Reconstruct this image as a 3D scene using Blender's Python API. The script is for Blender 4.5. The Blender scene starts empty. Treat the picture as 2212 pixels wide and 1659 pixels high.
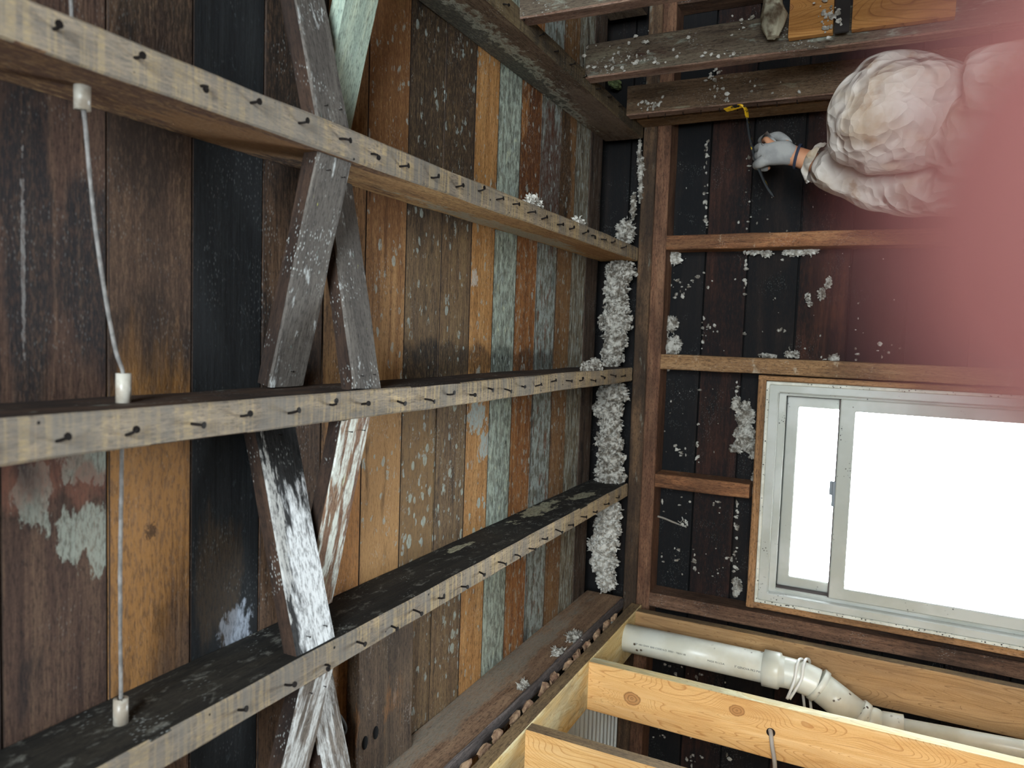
import bpy, bmesh, math, random
from mathutils import Vector, Matrix, noise as mnoise

random.seed(7)
C = bpy.context.scene.collection
SC = bpy.context.scene
W, H = 2212, 1659
# ------------------------------------------------------------------ camera
CAM = Vector((0.0, 0.0, 1.5))
RIGHT = Vector((0.0341, 0.44464, -0.89506))
UP = Vector((0.99719, 0.04464, 0.06017))
BACK = Vector((0.06671, -0.8946, -0.44187))
FPX = 1605.4
cd = bpy.data.cameras.new('camera')
cam = bpy.data.objects.new('camera', cd)
C.objects.link(cam)
m = Matrix((RIGHT, UP, BACK)).transposed().to_4x4()
m.translation = CAM
cam.matrix_world = m
cd.sensor_width = 36
cd.lens = FPX / W * 36
cd.clip_start = 0.002
cd.dof.use_dof = True
cd.dof.focus_distance = 1.75
cd.dof.aperture_fstop = 5.0
SC.camera = cam


def spot(px, py, ax, val):
    """the point of the plane (axis ax = val) seen at a pixel of the photograph"""
    d = RIGHT * ((px - W / 2) / FPX) + UP * (-(py - H / 2) / FPX) - BACK
    s = (val - CAM[ax]) / d[ax]
    return CAM + d * s


# ------------------------------------------------------------------ light
SC.view_settings.view_transform = 'Standard'
SC.view_settings.look = 'None'
SC.view_settings.gamma = 1
SC.view_settings.use_curve_mapping = False
SC.view_settings.exposure = 0.95
wd = bpy.data.worlds.new('sky')
SC.world = wd
wd.use_nodes = True
bg = wd.node_tree.nodes['Background']
bg.inputs[0].default_value = (0.84, 0.94, 1.0, 1)
bg.inputs[1].default_value = 21.0


def portal(name, loc, rot, sx, sy):
    l = bpy.data.lights.new(name, 'AREA')
    l.shape = 'RECTANGLE'
    l.size = sx
    l.size_y = sy
    l.cycles.is_portal = True
    o = bpy.data.objects.new(name, l)
    C.objects.link(o)
    o.location = loc
    o.rotation_euler = rot


portal('window_daylight', (-0.48, 2.66, 1.27), (math.radians(-90), 0, 0), 0.74, 1.1)
portal('back_daylight', (0.5, -1.69, 1.2), (math.radians(90), 0, 0), 1.5, 1.2)

# ------------------------------------------------------------------ setting sizes
ZF = -0.15          # floor
ZB = 2.265          # underside of the joists
ZC = 2.40           # underside of the boards above
YP = 2.486          # front of the studs of the window wall
YS = 2.581          # face of its sheathing


# ------------------------------------------------------------------ helpers
def lin(c):
    if isinstance(c, str):
        c = [int(c[i:i + 2], 16) / 255 for i in (0, 2, 4)]
        c = [x / 12.92 if x <= .04045 else ((x + .055) / 1.055) ** 2.4 for x in c]
    return (c[0], c[1], c[2], 1)


class NT:
    def __init__(s, name):
        s.m = bpy.data.materials.new(name)
        s.m.use_nodes = True
        s.t = s.m.node_tree
        s.b = s.t.nodes['Principled BSDF']
        s.out = s.t.nodes['Material Output']

    def n(s, typ, ins=None, **kw):
        x = s.t.nodes.new(typ)
        for k, v in kw.items():
            setattr(x, k, v)
        if ins:
            for k, v in ins.items():
                s.put(x.inputs[k], v)
        return x

    def put(s, sock, v):
        if isinstance(v, bpy.types.NodeSocket):
            s.t.links.new(v, sock)
        elif isinstance(v, bpy.types.Node):
            s.t.links.new(v.outputs[0], sock)
        else:
            if sock.type == 'RGBA' and isinstance(v, str):
                v = lin(v)
            sock.default_value = v

    def math(s, op, a, b=0.0, c=None, clamp=False):
        x = s.n('ShaderNodeMath', operation=op, use_clamp=clamp)
        s.put(x.inputs[0], a)
        s.put(x.inputs[1], b)
        if c is not None:
            s.put(x.inputs[2], c)
        return x.outputs[0]

    def vmul(s, v, sc):
        x = s.n('ShaderNodeVectorMath', operation='MULTIPLY')
        s.put(x.inputs[0], v)
        x.inputs[1].default_value = sc
        return x.outputs[0]

    def vop(s, op, a, b):
        x = s.n('ShaderNodeVectorMath', operation=op)
        s.put(x.inputs[0], a)
        s.put(x.inputs[1], b)
        return x.outputs['Value'] if op in ('LENGTH', 'DISTANCE') else x.outputs[0]

    def noise(s, v, scale=1.0, detail=4.0, rough=.55, dist=0.0):
        x = s.n('ShaderNodeTexNoise')
        s.put(x.inputs['Vector'], v)
        x.inputs['Scale'].default_value = scale
        x.inputs['Detail'].default_value = detail
        x.inputs['Roughness'].default_value = rough
        x.inputs['Distortion'].default_value = dist
        return x.outputs['Fac']

    def voro(s, v, scale=1.0, rnd=1.0):
        x = s.n('ShaderNodeTexVoronoi')
        s.put(x.inputs['Vector'], v)
        x.inputs['Scale'].default_value = scale
        x.inputs['Randomness'].default_value = rnd
        return x

    def step(s, v, lo, hi, a=0.0, b=1.0):
        x = s.n('ShaderNodeMapRange', interpolation_type='SMOOTHSTEP')
        s.put(x.inputs['Value'], v)
        x.inputs['From Min'].default_value = lo
        x.inputs['From Max'].default_value = hi
        x.inputs['To Min'].default_value = a
        x.inputs['To Max'].default_value = b
        return x.outputs[0]

    def mix(s, f, a, b, blend='MIX'):
        x = s.n('ShaderNodeMix', data_type='RGBA', blend_type=blend)
        s.put(x.inputs[0], f)
        s.put(x.inputs[6], a)
        s.put(x.inputs[7], b)
        return x.outputs[2]

    def ramp(s, v, stops):
        x = s.n('ShaderNodeValToRGB')
        s.put(x.inputs[0], v)
        e = x.color_ramp.elements
        while len(e) < len(stops):
            e.new(.5)
        for q, (p, c) in zip(e, stops):
            q.position = p
            q.color = lin(c)
        return x.outputs[0]

    def bump(s, h, strength=.3, dist=.002):
        x = s.n('ShaderNodeBump')
        x.inputs['Strength'].default_value = strength
        x.inputs['Distance'].default_value = dist
        s.put(x.inputs['Height'], h)
        return x.outputs[0]

    def coord(s, rnd=True):
        tc = s.n('ShaderNodeTexCoord')
        p = tc.outputs['Object']
        if rnd:
            oi = s.n('ShaderNodeObjectInfo')
            q = s.math('MULTIPLY', oi.outputs['Random'], 13.0)
            cx = s.n('ShaderNodeCombineXYZ', {0: q, 1: q, 2: q})
            return p, s.vop('ADD', p, cx.outputs[0])
        return p, p


def wood(name, dark, mid, light, blot=('000000', 0.0), saw=None, molds_shade=(), fuzz=0.0, rough=.85, bump=.5,
         axis=0, gs=1.0, rnd=True, holes=False, rings=None, knots=()):
    """sawn wood; grain runs along local axis. molds: (colour, noise scale xyz, lo, hi, blobs, strength)"""
    s = NT(name)
    P, Q = s.coord(rnd)

    def ax(l, c1, c2=None):
        c2 = c1 if c2 is None else c2
        v = [c1, c2, c2]
        if axis == 0:
            return (l, c1, c2)
        if axis == 1:
            return (c1, l, c2)
        return (c1, c2, l)
    g1 = s.noise(s.vmul(Q, ax(2.2 * gs, 38 * gs)), 1, 5, .6, 1.2)
    g2 = s.noise(s.vmul(Q, ax(14 * gs, 260 * gs)), 1, 3, .6)
    g3 = s.noise(s.vmul(Q, (260, 260, 260)), 1, 2, .6)
    g = s.math('ADD', s.math('MULTIPLY', g1, .58), s.math('MULTIPLY', g2, .27))
    g = s.math('ADD', g, s.math('MULTIPLY', g3, .15))
    if rings:
        nn = s.noise(s.vmul(Q, ax(1.6, 9)), 1, 2, .5, .6)
        yy = s.n('ShaderNodeSeparateXYZ', {0: Q})
        u = s.math('ADD', s.math('MULTIPLY', nn, rings * 1.7), s.math('MULTIPLY', yy.outputs[1], rings * 1.2))
        u = s.math('ADD', u, s.math('MULTIPLY', yy.outputs[2], rings * 1.3))
        for (kx, ky, kz, kr) in knots:
            dd = s.vop('LENGTH', s.vmul(s.vop('SUBTRACT', P, (kx, ky, kz)), (.55 / kr, 1 / kr, 1 / kr)), (0, 0, 0))
            fall = s.math('DIVIDE', rings * .3, s.math('ADD', s.math('MULTIPLY', dd, dd), .6))
            u = s.math('ADD', u, fall)
        fr = s.math('FRACT', u)
        line = s.step(fr, .72, .97)
        tail = s.step(fr, .97, 1.0)
        line = s.math('SUBTRACT', line, tail)
        g = s.math('ADD', s.math('MULTIPLY', g, .8), .1)
    base = s.ramp(g, [(.28, dark), (.48, mid), (.68, light)])
    if rings:
        base = s.mix(s.math('MULTIPLY', line, .7), base, dark)
        for (kx, ky, kz, kr) in knots:
            dd = s.vop('LENGTH', s.vmul(s.vop('SUBTRACT', P, (kx, ky, kz)), (.75 / kr, 1 / kr, 1 / kr)), (0, 0, 0))
            dd = s.math('ADD', dd, s.math('MULTIPLY', s.noise(Q, 60, 2), .3))
            kc = s.math('FRACT', s.math('MULTIPLY', dd, 3.4))
            base = s.mix(s.math('MULTIPLY', s.step(dd, .98, .85), .8), base,
                         s.mix(s.step(kc, .5, .9), 'b07a48', '6e4222'))
    if not rings:
        g4 = s.noise(s.vmul(Q, ax(70, 330)), 1, 3, .7)
        base = s.mix(s.math('MULTIPLY', s.step(g4, .50, .36), .55), base, '100c0a')
        base = s.mix(s.math('MULTIPLY', s.step(g4, .58, .70), .5), base, light)
    bn = s.noise(s.vmul(Q, ax(3.5, 9)), 1, 4, .6)
    base = s.mix(s.math('MULTIPLY', s.step(bn, .42, .62), blot[1]), base, blot[0])
    if saw:
        sw = s.noise(s.vmul(Q, ax(150, 6)), 1, 2, .5)
        sb = s.noise(s.vmul(Q, ax(16, 3)), 1, 2, .5)
        base = s.mix(s.math('MULTIPLY', s.step(sw, .44, .6), saw[1]), base, saw[0])
        base = s.mix(s.math('MULTIPLY', s.step(sb, .5, .6), saw[1]), base, saw[2])
    hgt = g
    for mo in molds_shade:
        col, nsc, lo, hi, blobs, st = mo
        dots = isinstance(nsc, (int, float))
        mn = s.noise(s.vmul(Q, (30, 60, 60) if dots else nsc), 1, 5, .65, .3)
        if blobs:
            reg = None
            for (bx, by, bz, rx, ry, rz) in blobs:
                dd = s.vop('SUBTRACT', P, (bx, by, bz))
                ln = s.vop('LENGTH', s.vmul(dd, (1 / rx, 1 / ry, 1 / rz)), (0, 0, 0))
                r1 = s.math('SUBTRACT', 1.0, ln)
                reg = r1 if reg is None else s.math('MAXIMUM', reg, r1)
            reg = s.math('MAXIMUM', reg, -1.0)
            mn = s.math('ADD', mn, s.math('MULTIPLY', reg, .45))
        mk = s.step(mn, lo, hi)
        if dots:
            dv = s.voro(s.vmul(s.vop('ADD', Q, s.vmul(s.n('ShaderNodeTexNoise', {'Vector': Q, 'Scale': 60.0}).outputs['Color'],
                                                      (.007, .007, .007))), (nsc * .62, nsc, nsc)))
            cr = s.n('ShaderNodeSeparateColor', {0: dv.outputs['Color']})
            rad = s.math('MULTIPLY_ADD', cr.outputs[0], .42, .08)
            dm = s.step(s.math('SUBTRACT', rad, dv.outputs['Distance']), 0, .06)
            mk = s.math('MULTIPLY', mk, dm)
        mk = s.math('MULTIPLY', mk, s.step(s.noise(s.vmul(Q, ax(70, 240)), 1, 4, .7), .36, .56, .4, 1.0))
        base = s.mix(s.math('MULTIPLY', mk, st), base, col)
        hgt = s.math('ADD', hgt, s.math('MULTIPLY', mk, .25))
    if fuzz:
        v = s.voro(s.vmul(Q, ax(.55, 1.2)), 210)
        gate = s.step(s.noise(s.vmul(Q, (11, 11, 11)), 1, 4, .6), .52, .62)
        dk = s.math('MULTIPLY', s.step(v.outputs['Distance'], .33, .14), gate)
        base = s.mix(s.math('MULTIPLY', dk, fuzz * .8), base, 'c4c8c4')
    if holes:
        v = s.voro(Q, 26)
        base = s.mix(s.step(v.outputs['Distance'], .075, .045), base, '0a0807')
    s.put(s.b.inputs['Base Color'], base)
    s.b.inputs['Roughness'].default_value = rough
    s.b.inputs['Specular IOR Level'].default_value = .3
    s.put(s.b.inputs['Normal'], s.bump(hgt, bump, .003))
    return s.m


def plain(name, col, rough=.6, metal=0.0, bump=0.0, bscale=80, var=None, spec=.4, specks=None):
    s = NT(name)
    P, Q = s.coord()
    c = lin(col)
    if var:
        c = s.mix(s.step(s.noise(Q, var[1], 4), .4, .62), col, var[0])
    if specks:
        v = s.voro(Q, specks[1])
        gate = s.step(s.noise(Q, 14, 3), specks[2], specks[2] + .06)
        c = s.mix(s.math('MULTIPLY', s.step(v.outputs['Distance'], .3, .18), gate), c, specks[0])
    s.put(s.b.inputs['Base Color'], c)
    s.b.inputs['Roughness'].default_value = rough
    s.b.inputs['Metallic'].default_value = metal
    s.b.inputs['Specular IOR Level'].default_value = spec
    if bump:
        s.put(s.b.inputs['Normal'], s.bump(s.noise(Q, bscale, 4), bump, .003))
    return s.m


def tag(o, label=None, cat=None, group=None, kind=None):
    if label:
        o['label'] = label
    if cat:
        o['category'] = cat
    if group:
        o['group'] = group
    if kind:
        o['kind'] = kind
    return o


def world_of(o):
    if o is None:
        return Matrix()
    return world_of(o.parent) @ o.matrix_parent_inverse @ o.matrix_basis


def link(name, me, mats, parent=None, mat4=None, smooth=False):
    """matrix is given in world space"""
    o = bpy.data.objects.new(name, me)
    C.objects.link(o)
    if mats:
        for mm in (mats if isinstance(mats, (list, tuple)) else [mats]):
            if mm.name not in [x.name for x in me.materials if x]:
                me.materials.append(mm)
    if parent is not None:
        o.parent = parent
        o.matrix_parent_inverse = world_of(parent).inverted()
    if mat4 is not None:
        o.matrix_basis = mat4
    if smooth:
        for p in me.polygons:
            p.use_smooth = True
    return o


def empty(name, loc):
    o = bpy.data.objects.new(name, None)
    C.objects.link(o)
    o.empty_display_size = .05
    o.location = loc
    return o


def tomesh(bm, name='m'):
    me = bpy.data.meshes.new(name)
    bmesh.ops.recalc_face_normals(bm, faces=bm.faces)
    bm.to_mesh(me)
    bm.free()
    return me


def frame(a, b, side):
    """matrix with local X from a to b and local Y near side"""
    a, b = Vector(a), Vector(b)
    x = (b - a).normalized()
    z = x.cross(Vector(side)).normalized()
    y = z.cross(x)
    mt = Matrix((x, y, z)).transposed().to_4x4()
    mt.translation = a
    return mt, (b - a).length


def beam_mesh(L, w, h, jit=.0012, ch=.003, seg=.05, seed=0, twist=0.0):
    """timber along local X: section w (local Y) by h (local Z), from the corner origin, worn edges"""
    bm = bmesh.new()
    n = max(2, int(L / seg))
    prof = [(ch, 0), (w * .5, 0), (w - ch, 0), (w, ch), (w, h * .5), (w, h - ch), (w - ch, h), (w * .5, h), (ch, h),
            (0, h - ch), (0, h * .5), (0, ch)]
    rings = []
    for i in range(n + 1):
        x = L * i / n
        r = []
        for k, (py, pz) in enumerate(prof):
            v = mnoise.noise_vector(Vector((x * 9 + seed * 3.1, k * 5.3, seed))) * jit
            v2 = mnoise.noise_vector(Vector((x * 1.5 + seed * 1.7, 3, seed))) * jit * 1.5
            r.append(bm.verts.new((x, py + v.y + v2.y, pz + v.z + v2.z)))
        rings.append(r)
    for i in range(n):
        for k in range(len(prof)):
            bm.faces.new((rings[i][k], rings[i][(k + 1) % len(prof)], rings[i + 1][(k + 1) % len(prof)], rings[i + 1][k]))
    bm.faces.new(rings[0][::-1])
    bm.faces.new(rings[-1])
    return tomesh(bm)


def beam(name, a, b, side, w, h, mat, parent=None, seed=None, **kw):
    """a, b: corner line of the timber; width w goes along side, height h along X x side"""
    mt, L = frame(a, b, side)
    me = beam_mesh(L, w, h, seed=random.random() * 50 if seed is None else seed, **kw)
    return link(name, me, mat, parent, mt)


def box_bm(bm, lo, hi, bev=0.0, mi=0):
    r = bmesh.ops.create_cube(bm, size=1)
    vs = r['verts']
    for v in vs:
        v.co = Vector([lo[i] + (v.co[i] + .5) * (hi[i] - lo[i]) for i in range(3)])
    fs = set(f for v in vs for f in v.link_faces)
    for f in fs:
        f.material_index = mi
    if bev:
        es = set(e for v in vs for e in v.link_edges)
        bmesh.ops.bevel(bm, geom=list(es), offset=bev, segments=2, affect='EDGES', profile=.5)


def box(name, lo, hi, mat, parent=None, bev=.002):
    bm = bmesh.new()
    c = Vector(lo)
    box_bm(bm, Vector(lo) - c, Vector(hi) - c, bev)
    return link(name, tomesh(bm), mat, parent, Matrix.Translation(c))


def tube_bm(bm, pts, rads, seg=12, cap=True, wob=0.0, closed=False):
    pts = [Vector(p) for p in pts]
    if not isinstance(rads, (list, tuple)):
        rads = [rads] * len(pts)
    rings = []
    up = None
    for i, p in enumerate(pts):
        t = (pts[min(i + 1, len(pts) - 1)] - pts[max(i - 1, 0)]).normalized()
        if up is None:
            up = t.orthogonal().normalized()
        up = (up - t * up.dot(t)).normalized()
        sd = t.cross(up)
        r = []
        for k in range(seg):
            a = 2 * math.pi * k / seg
            rr = rads[i]
            if wob:
                rr *= 1 + wob * mnoise.noise(p * 40 + Vector((math.cos(a), math.sin(a), 0)) * 2)
            r.append(bm.verts.new(p + (up * math.cos(a) + sd * math.sin(a)) * rr))
        rings.append(r)
    for i in range(len(rings) - 1):
        for k in range(seg):
            f = bm.faces.new((rings[i][k], rings[i][(k + 1) % seg], rings[i + 1][(k + 1) % seg], rings[i + 1][k]))
            f.smooth = True
    if cap:
        bm.faces.new(rings[0][::-1])
        bm.faces.new(rings[-1])


def tube(name, pts, rads, mat, parent=None, seg=12, wob=0.0, smoothpts=0):
    pts = [Vector(p) for p in pts]
    if smoothpts:
        out = []
        rr = []
        for i in range(len(pts) - 1):
            p0, p1, p2, p3 = pts[max(i - 1, 0)], pts[i], pts[i + 1], pts[min(i + 2, len(pts) - 1)]
            for k in range(smoothpts):
                t = k / smoothpts
                out.append(.5 * ((2 * p1) + (p2 - p0) * t + (2 * p0 - 5 * p1 + 4 * p2 - p3) * t * t +
                                 (3 * p1 - p0 - 3 * p2 + p3) * t ** 3))
                if isinstance(rads, (list, tuple)):
                    rr.append(rads[i] * (1 - t) + rads[i + 1] * t)
        out.append(pts[-1])
        if isinstance(rads, (list, tuple)):
            rr.append(rads[-1])
            rads = rr
        pts = out
    o = pts[0].copy()
    bm = bmesh.new()
    tube_bm(bm, [p - o for p in pts], rads, seg, wob=wob)
    return link(name, tomesh(bm), mat, parent, Matrix.Translation(o))


# ------------------------------------------------------------------ materials
M = {}
MG = 'a4ab9e'   # grey green mould
MW = 'c9ccc6'   # white mould
nails_kw = dict(saw=('c4aa78', .5, '78746e'), holes=True)
M['joist_pale'] = wood('weathered_joist_wood', '544c44', '9c8a72', 'c6b092', ('504d4c', .5), **nails_kw,
                       molds_shade=[('55534f', (5, 20, 20), .55, .7, None, .5),
                              ('77716a', (14, 60, 60), .44, .58, [(1.75, .02, 0, .8, .3, .3)], .6)])
M['iron'] = plain('rusty_nail_iron', '1c1613', .7, .6, .3, 400)
M['porcelain'] = plain('porcelain', 'b9b4a8', .35, 0, .1, 60, var=('968b7c', 30))
M['wire'] = plain('cloth_covered_wire', '6f6c69', .9, 0, .8, 500, var=('8b8884', 60))


def multi_beam(name, a, b, side, w, h, mats, pick, parent=None, **kw):
    """a timber whose faces carry several woods; pick(local normal) gives the slot"""
    o = beam(name, a, b, side, w, h, mats[0], parent, **kw)
    for mm in mats[1:]:
        o.data.materials.append(mm)
    for p in o.data.polygons:
        p.material_index = pick(p.normal, p.center)
    return o


# ------------------------------------------------------------------ ceiling boards
# (near edge, far edge, dark, mid, light, patches of mould and of joist shade)
def b_(px, py, rx, ry):
    p = spot(px, py, 2, ZC)
    return (p.x, p.y, ZC, rx, ry, .2)


edges = [-2.2, -1.6, -1.0, -.5, -.2, .1, .365, .498, .632, .763, .90, 1.045, 1.165, 1.302, 1.437, 1.573, 1.694, 1.825,
         1.96, 2.10, 2.222, 2.352, 2.462]
dk = ('16110f', '2c211b', '44352a')
cols = {
    5: ('1d1412', '3a241c', '4c3a30'), 6: ('181312', '2c1e1a', '38302c'),
    7: ('1e1714', '46332a', '66503f'), 8: ('30251c', '5c4636', '7c624a'), 9: ('0b0c0e', '151719', '222425'),
    10: ('2a201a', '553f2e', '6e5440'), 11: ('4a3220', '7c5a38', '9c7850'), 12: ('5a3e28', '946c44', 'b48c5c'),
    13: ('362c24', '6a5640', '88704e'), 14: ('3a2e26', '705940', '8c7450'), 15: ('6c4828', 'ac7c48', 'c89c64'),
    16: ('4c4c40', '80867a', 'a8ac9a'), 17: ('4e3018', '8e5c30', 'aa7c4c'), 18: ('3c3830', '6c6a5e', '8c8c80'),
    19: ('40301f', '7c5a38', '94744e'), 20: ('3c342a', '706450', '8e8672'), 21: ('241b16', '48382c', '5c4c40')}
patch = {
    6: [(MG, (25, 60, 60), .55, .62, [b_(35, 1080, .045, .03), b_(25, 1150, .05, .03)], .85),
        ('8a4a30', (12, 40, 40), .5, .75, [b_(30, 1050, .12, .1)], .6)],
    7: [(MG, (25, 60, 60), .55, .62, [b_(75, 1070, .05, .03), b_(180, 1150, .04, .05), b_(215, 1180, .05, .03),
                                      b_(190, 1000, .035, .04)], .62),
        ('7a5040', (9, 22, 30), .52, .74, [b_(60, 1010, .06, .1), b_(190, 1040, .04, .04)], .7),
        ('10151a', (4, 9, 9), .42, .6, [b_(200, 600, .12, .05), b_(60, 600, .25, .03)], .8),
        ('b8b4b0', (60, 200, 80), .54, .62, [b_(50, 560, .13, .003)], .3)],
    8: [('15130f', (3, 12, 12), .45, .65, [b_(320, 780, .09, .09), b_(330, 30, .22, .1)], .8),
        ('b07c40', (3, 20, 20), .42, .66, [b_(310, 1100, .25, .1)], .55),
        ('2e2019', (4, 12, 12), .35, .6, [b_(320, 430, .25, .12)], .65),
        ('33241a', (200, 200, 200), .62, .72, [b_(325, 1145, .016, .014)], .8)],
    9: [('a4acb8', (30, 60, 60), .55, .68, [b_(510, 1360, .05, .04)], .8),
        ('4a3a28', (4, 22, 20), .5, .7, [b_(470, 1250, .12, .06)], .5),
        ('3c4446', (50, 90, 60), .6, .7, None, .5)],
    10: [('15110f', (3, 9, 9), .4, .62, [b_(640, 90, .3, .12), b_(590, 800, .1, .1)], .85)],
    11: [(MW, (40, 90, 60), .52, .6, [b_(765, 560, .09, .012), b_(745, 640, .06, .012)], .85),
         ('c08448', (3, 20, 20), .4, .6, [b_(740, 1150, .2, .1)], .7)],
    12: [('b48a58', (3, 26, 20), .4, .6, [b_(820, 1050, .3, .1)], .8), ('3a281a', (2, 40, 20), .6, .7, None, .6),
         ('6a4426', (2, 30, 20), .4, .6, [b_(830, 200, .3, .1)], .7)],
    13: [('8c6c44', (3, 26, 20), .4, .6, [b_(900, 1050, .25, .1)], .7),
         (MG, 46, .42, .5, [b_(905, 1060, .09, .05), b_(935, 980, .06, .04), b_(880, 1170, .05, .04)], .9),
         ('12161a', (3, 9, 9), .4, .6, [b_(920, 790, .05, .2)], .8),  # dark band beside the middle joist: its shadow and mould in one colour
         ('211a16', (3, 9, 9), .4, .62, [b_(925, 120, .25, .12), b_(915, 330, .16, .1)], .75)],
    14: [(MG, 40, .42, .5, [b_(990, 960, .10, .06), b_(980, 1110, .08, .07), b_(960, 1190, .07, .08), b_(990, 1340, .08, .06)], .9),
         ('1c1c1c', (3, 9, 9), .4, .6, [b_(985, 780, .04, .1)], .7), ('241c17', (3, 9, 9), .4, .62, [b_(990, 220, .3, .12)], .8)],  # first item: soft joist shadow painted together with mould
    15: [('281c14', (3, 9, 9), .4, .6, [b_(1035, 780, .04, .1), b_(1000, 300, .02, .03)], .7),  # blob by the middle joist: shade put into the colour, with mould
         ('a9b8b4', (38, 60, 60), .58, .64, [b_(1030, 900, .05, .06), b_(1045, 960, .05, .03)], .9),
         ('9fb0aa', 42, .42, .5, [b_(1040, 1100, .12, .06), b_(1060, 1340, .08, .05)], .9),
         (MW, (50, 120, 60), .56, .62, [b_(1025, 600, .03, .02)], .7)],
    16: [('b8c4b4', (28, 70, 60), .44, .58, None, .85), ('d3d6b0', (22, 50, 60), .6, .68, None, .8),
         ('1e2018', (24, 90, 60), .57, .64, None, .8), ('16181a', (3, 9, 9), .4, .6, [b_(1080, 780, .05, .1)], .7)],  # last item darkens the board for joist shade as well as mould
    17: [('a4a698', (36, 80, 60), .54, .64, None, .6), ('4a2814', (5, 20, 20), .5, .6, [b_(1150, 350, .2, .1)], .9),
         ('1c1815', (3, 9, 9), .4, .6, [b_(1130, 780, .04, .1)], .7)],  # painted shadow of the middle joist, mixed with mould
    18: [('a3aca6', (26, 60, 60), .44, .54, None, .85), ('6a4026', (12, 40, 60), .56, .6, None, .9),
         ('4a2616', (5, 20, 20), .4, .6, [b_(1190, 380, .2, .08)], .9), ('1c1a17', (3, 9, 9), .4, .6, [b_(1170, 780, .04, .1)], .7)],  # last item: mould plus the joist's shade, both in the colour
    19: [('9aa098', (26, 90, 60), .56, .66, None, .6), ('20160f', (5, 12, 20), .4, .6, [b_(1215, 350, .2, .08)], .8)],
    20: [('a9aea4', (16, 110, 60), .48, .58, None, .8), ('2a201a', (9, 60, 60), .55, .62, None, .8),
         ('c8cbb0', (16, 80, 60), .62, .68, None, .7)],
    21: [('8c8c80', (12, 140, 60), .58, .66, None, .7), ('120f0d', (4, 20, 20), .5, .6, None, .8)]}
mats = []
for i in range(len(edges) - 1):
    c = cols.get(i, dk)
    mo = list(patch.get(i, []))
    mo.append(('0d1013', (4, 14, 10), .58, .72, None, .75))
    if 12 <= i <= 20:
        mo.append(('a4b0aa', 55, .50, .56, None, .75))
    mm = wood('ceiling_board_%d' % i, *c, molds_shade=mo, fuzz=.35 if i > 9 else .1, rnd=False, bump=.7, gs=1.15)
    mats.append(mm)
bm = bmesh.new()
nfx = 60
for i in range(len(edges) - 1):
    y0, y1 = edges[i] + .0012, edges[i + 1] - .0012
    dz = random.uniform(-.0015, .0015)
    n0 = len(bm.faces)
    box_bm(bm, (-2.2, y0, ZC + dz), (2.3, y1, ZC + .022 + dz), .0015, i)
bm.faces.ensure_lookup_table()
# unseen slab added above the boards to keep sky light from leaking in
box_bm(bm, (-2.25, -2.3, 2.60), (2.35, 2.75, 2.63), 0, 9)
ce = link('ceiling', tomesh(bm), None)
for mm in mats:
    ce.data.materials.append(mm)
tag(ce, kind='structure')

# ------------------------------------------------------------------ window wall sheathing
zed = [-.15, .0, .16, .32, .48, .64, .80, .94, 1.10, 1.27, 1.44, 1.60, 1.755, 1.915, 2.055, 2.195, 2.335, 2.475, 2.60]
scol = [('080707', '130f0d', '241a15'), ('120a08', '2a1812', '46291e'), ('09080a', '121112', '201a17'),
        ('140b08', '2e1a12', '4c2c1e'), ('0b0909', '191311', '2a1f1a')]
smats = [wood('sheathing_board_%d' % k, *c, rnd=False, bump=.5, fuzz=.12,
              molds_shade=[('07090c', (3, 8, 10), .36, .56, None, .85)])
         for k, c in enumerate(scol)]
bm = bmesh.new()
for i in range(len(zed) - 1):
    z0, z1 = zed[i] + .003, zed[i + 1] - .003
    mi = [2, 1, 4, 3, 0][i % 5]
    mi = {17: 0, 16: 0, 15: 0, 14: 2, 13: 1, 12: 4, 11: 3, 10: 0}.get(i, mi)
    if z1 < .72 or z0 > 1.85:
        box_bm(bm, (-2.25, YS, z0), (2.35, YS + .022, z1), .001, mi)
    else:
        box_bm(bm, (-2.25, YS, z0), (-.852, YS + .022, z1), .001, mi)
        box_bm(bm, (-.117, YS, z0), (2.35, YS + .022, z1), .001, mi)
        if z0 < .78 < z1:
            box_bm(bm, (-.852, YS, z0), (-.117, YS + .022, .76), .001, mi)
        if z1 > 1.83:
            box_bm(bm, (-.852, YS, 1.832), (-.117, YS + .022, z1), .001, mi)
# outer cladding behind the boards
box_bm(bm, (-2.25, YS + .024, ZF), (-.852, YS + .05, 2.63), 0, 0)
box_bm(bm, (-.117, YS + .024, ZF), (2.35, YS + .05, 2.63), 0, 0)
box_bm(bm, (-.852, YS + .024, 1.832), (-.117, YS + .05, 2.63), 0, 0)
box_bm(bm, (-.852, YS + .024, ZF), (-.117, YS + .05, .76), 0, 0)
wf = link('wall_far', tomesh(bm), None)
for mm in smats:
    wf.data.materials.append(mm)
tag(wf, kind='structure')

M['wall_wood'] = wood('old_wall_boards', *('2a1f18', '4a382a', '67503c'), rnd=False, blot=('1c1614', .5))
M['plaster'] = plain('old_plaster', 'a39a8a', .9, 0, .4, 30, var=('857a6a', 4))
M['floorwood'] = wood('floor_boards', '3a2a1c', '6a4c32', '8a6848', axis=1, rnd=False)


def wall(name, lo, hi, mat):
    o = box(name, lo, hi, mat, bev=0)
    return tag(o, kind='structure')


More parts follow.
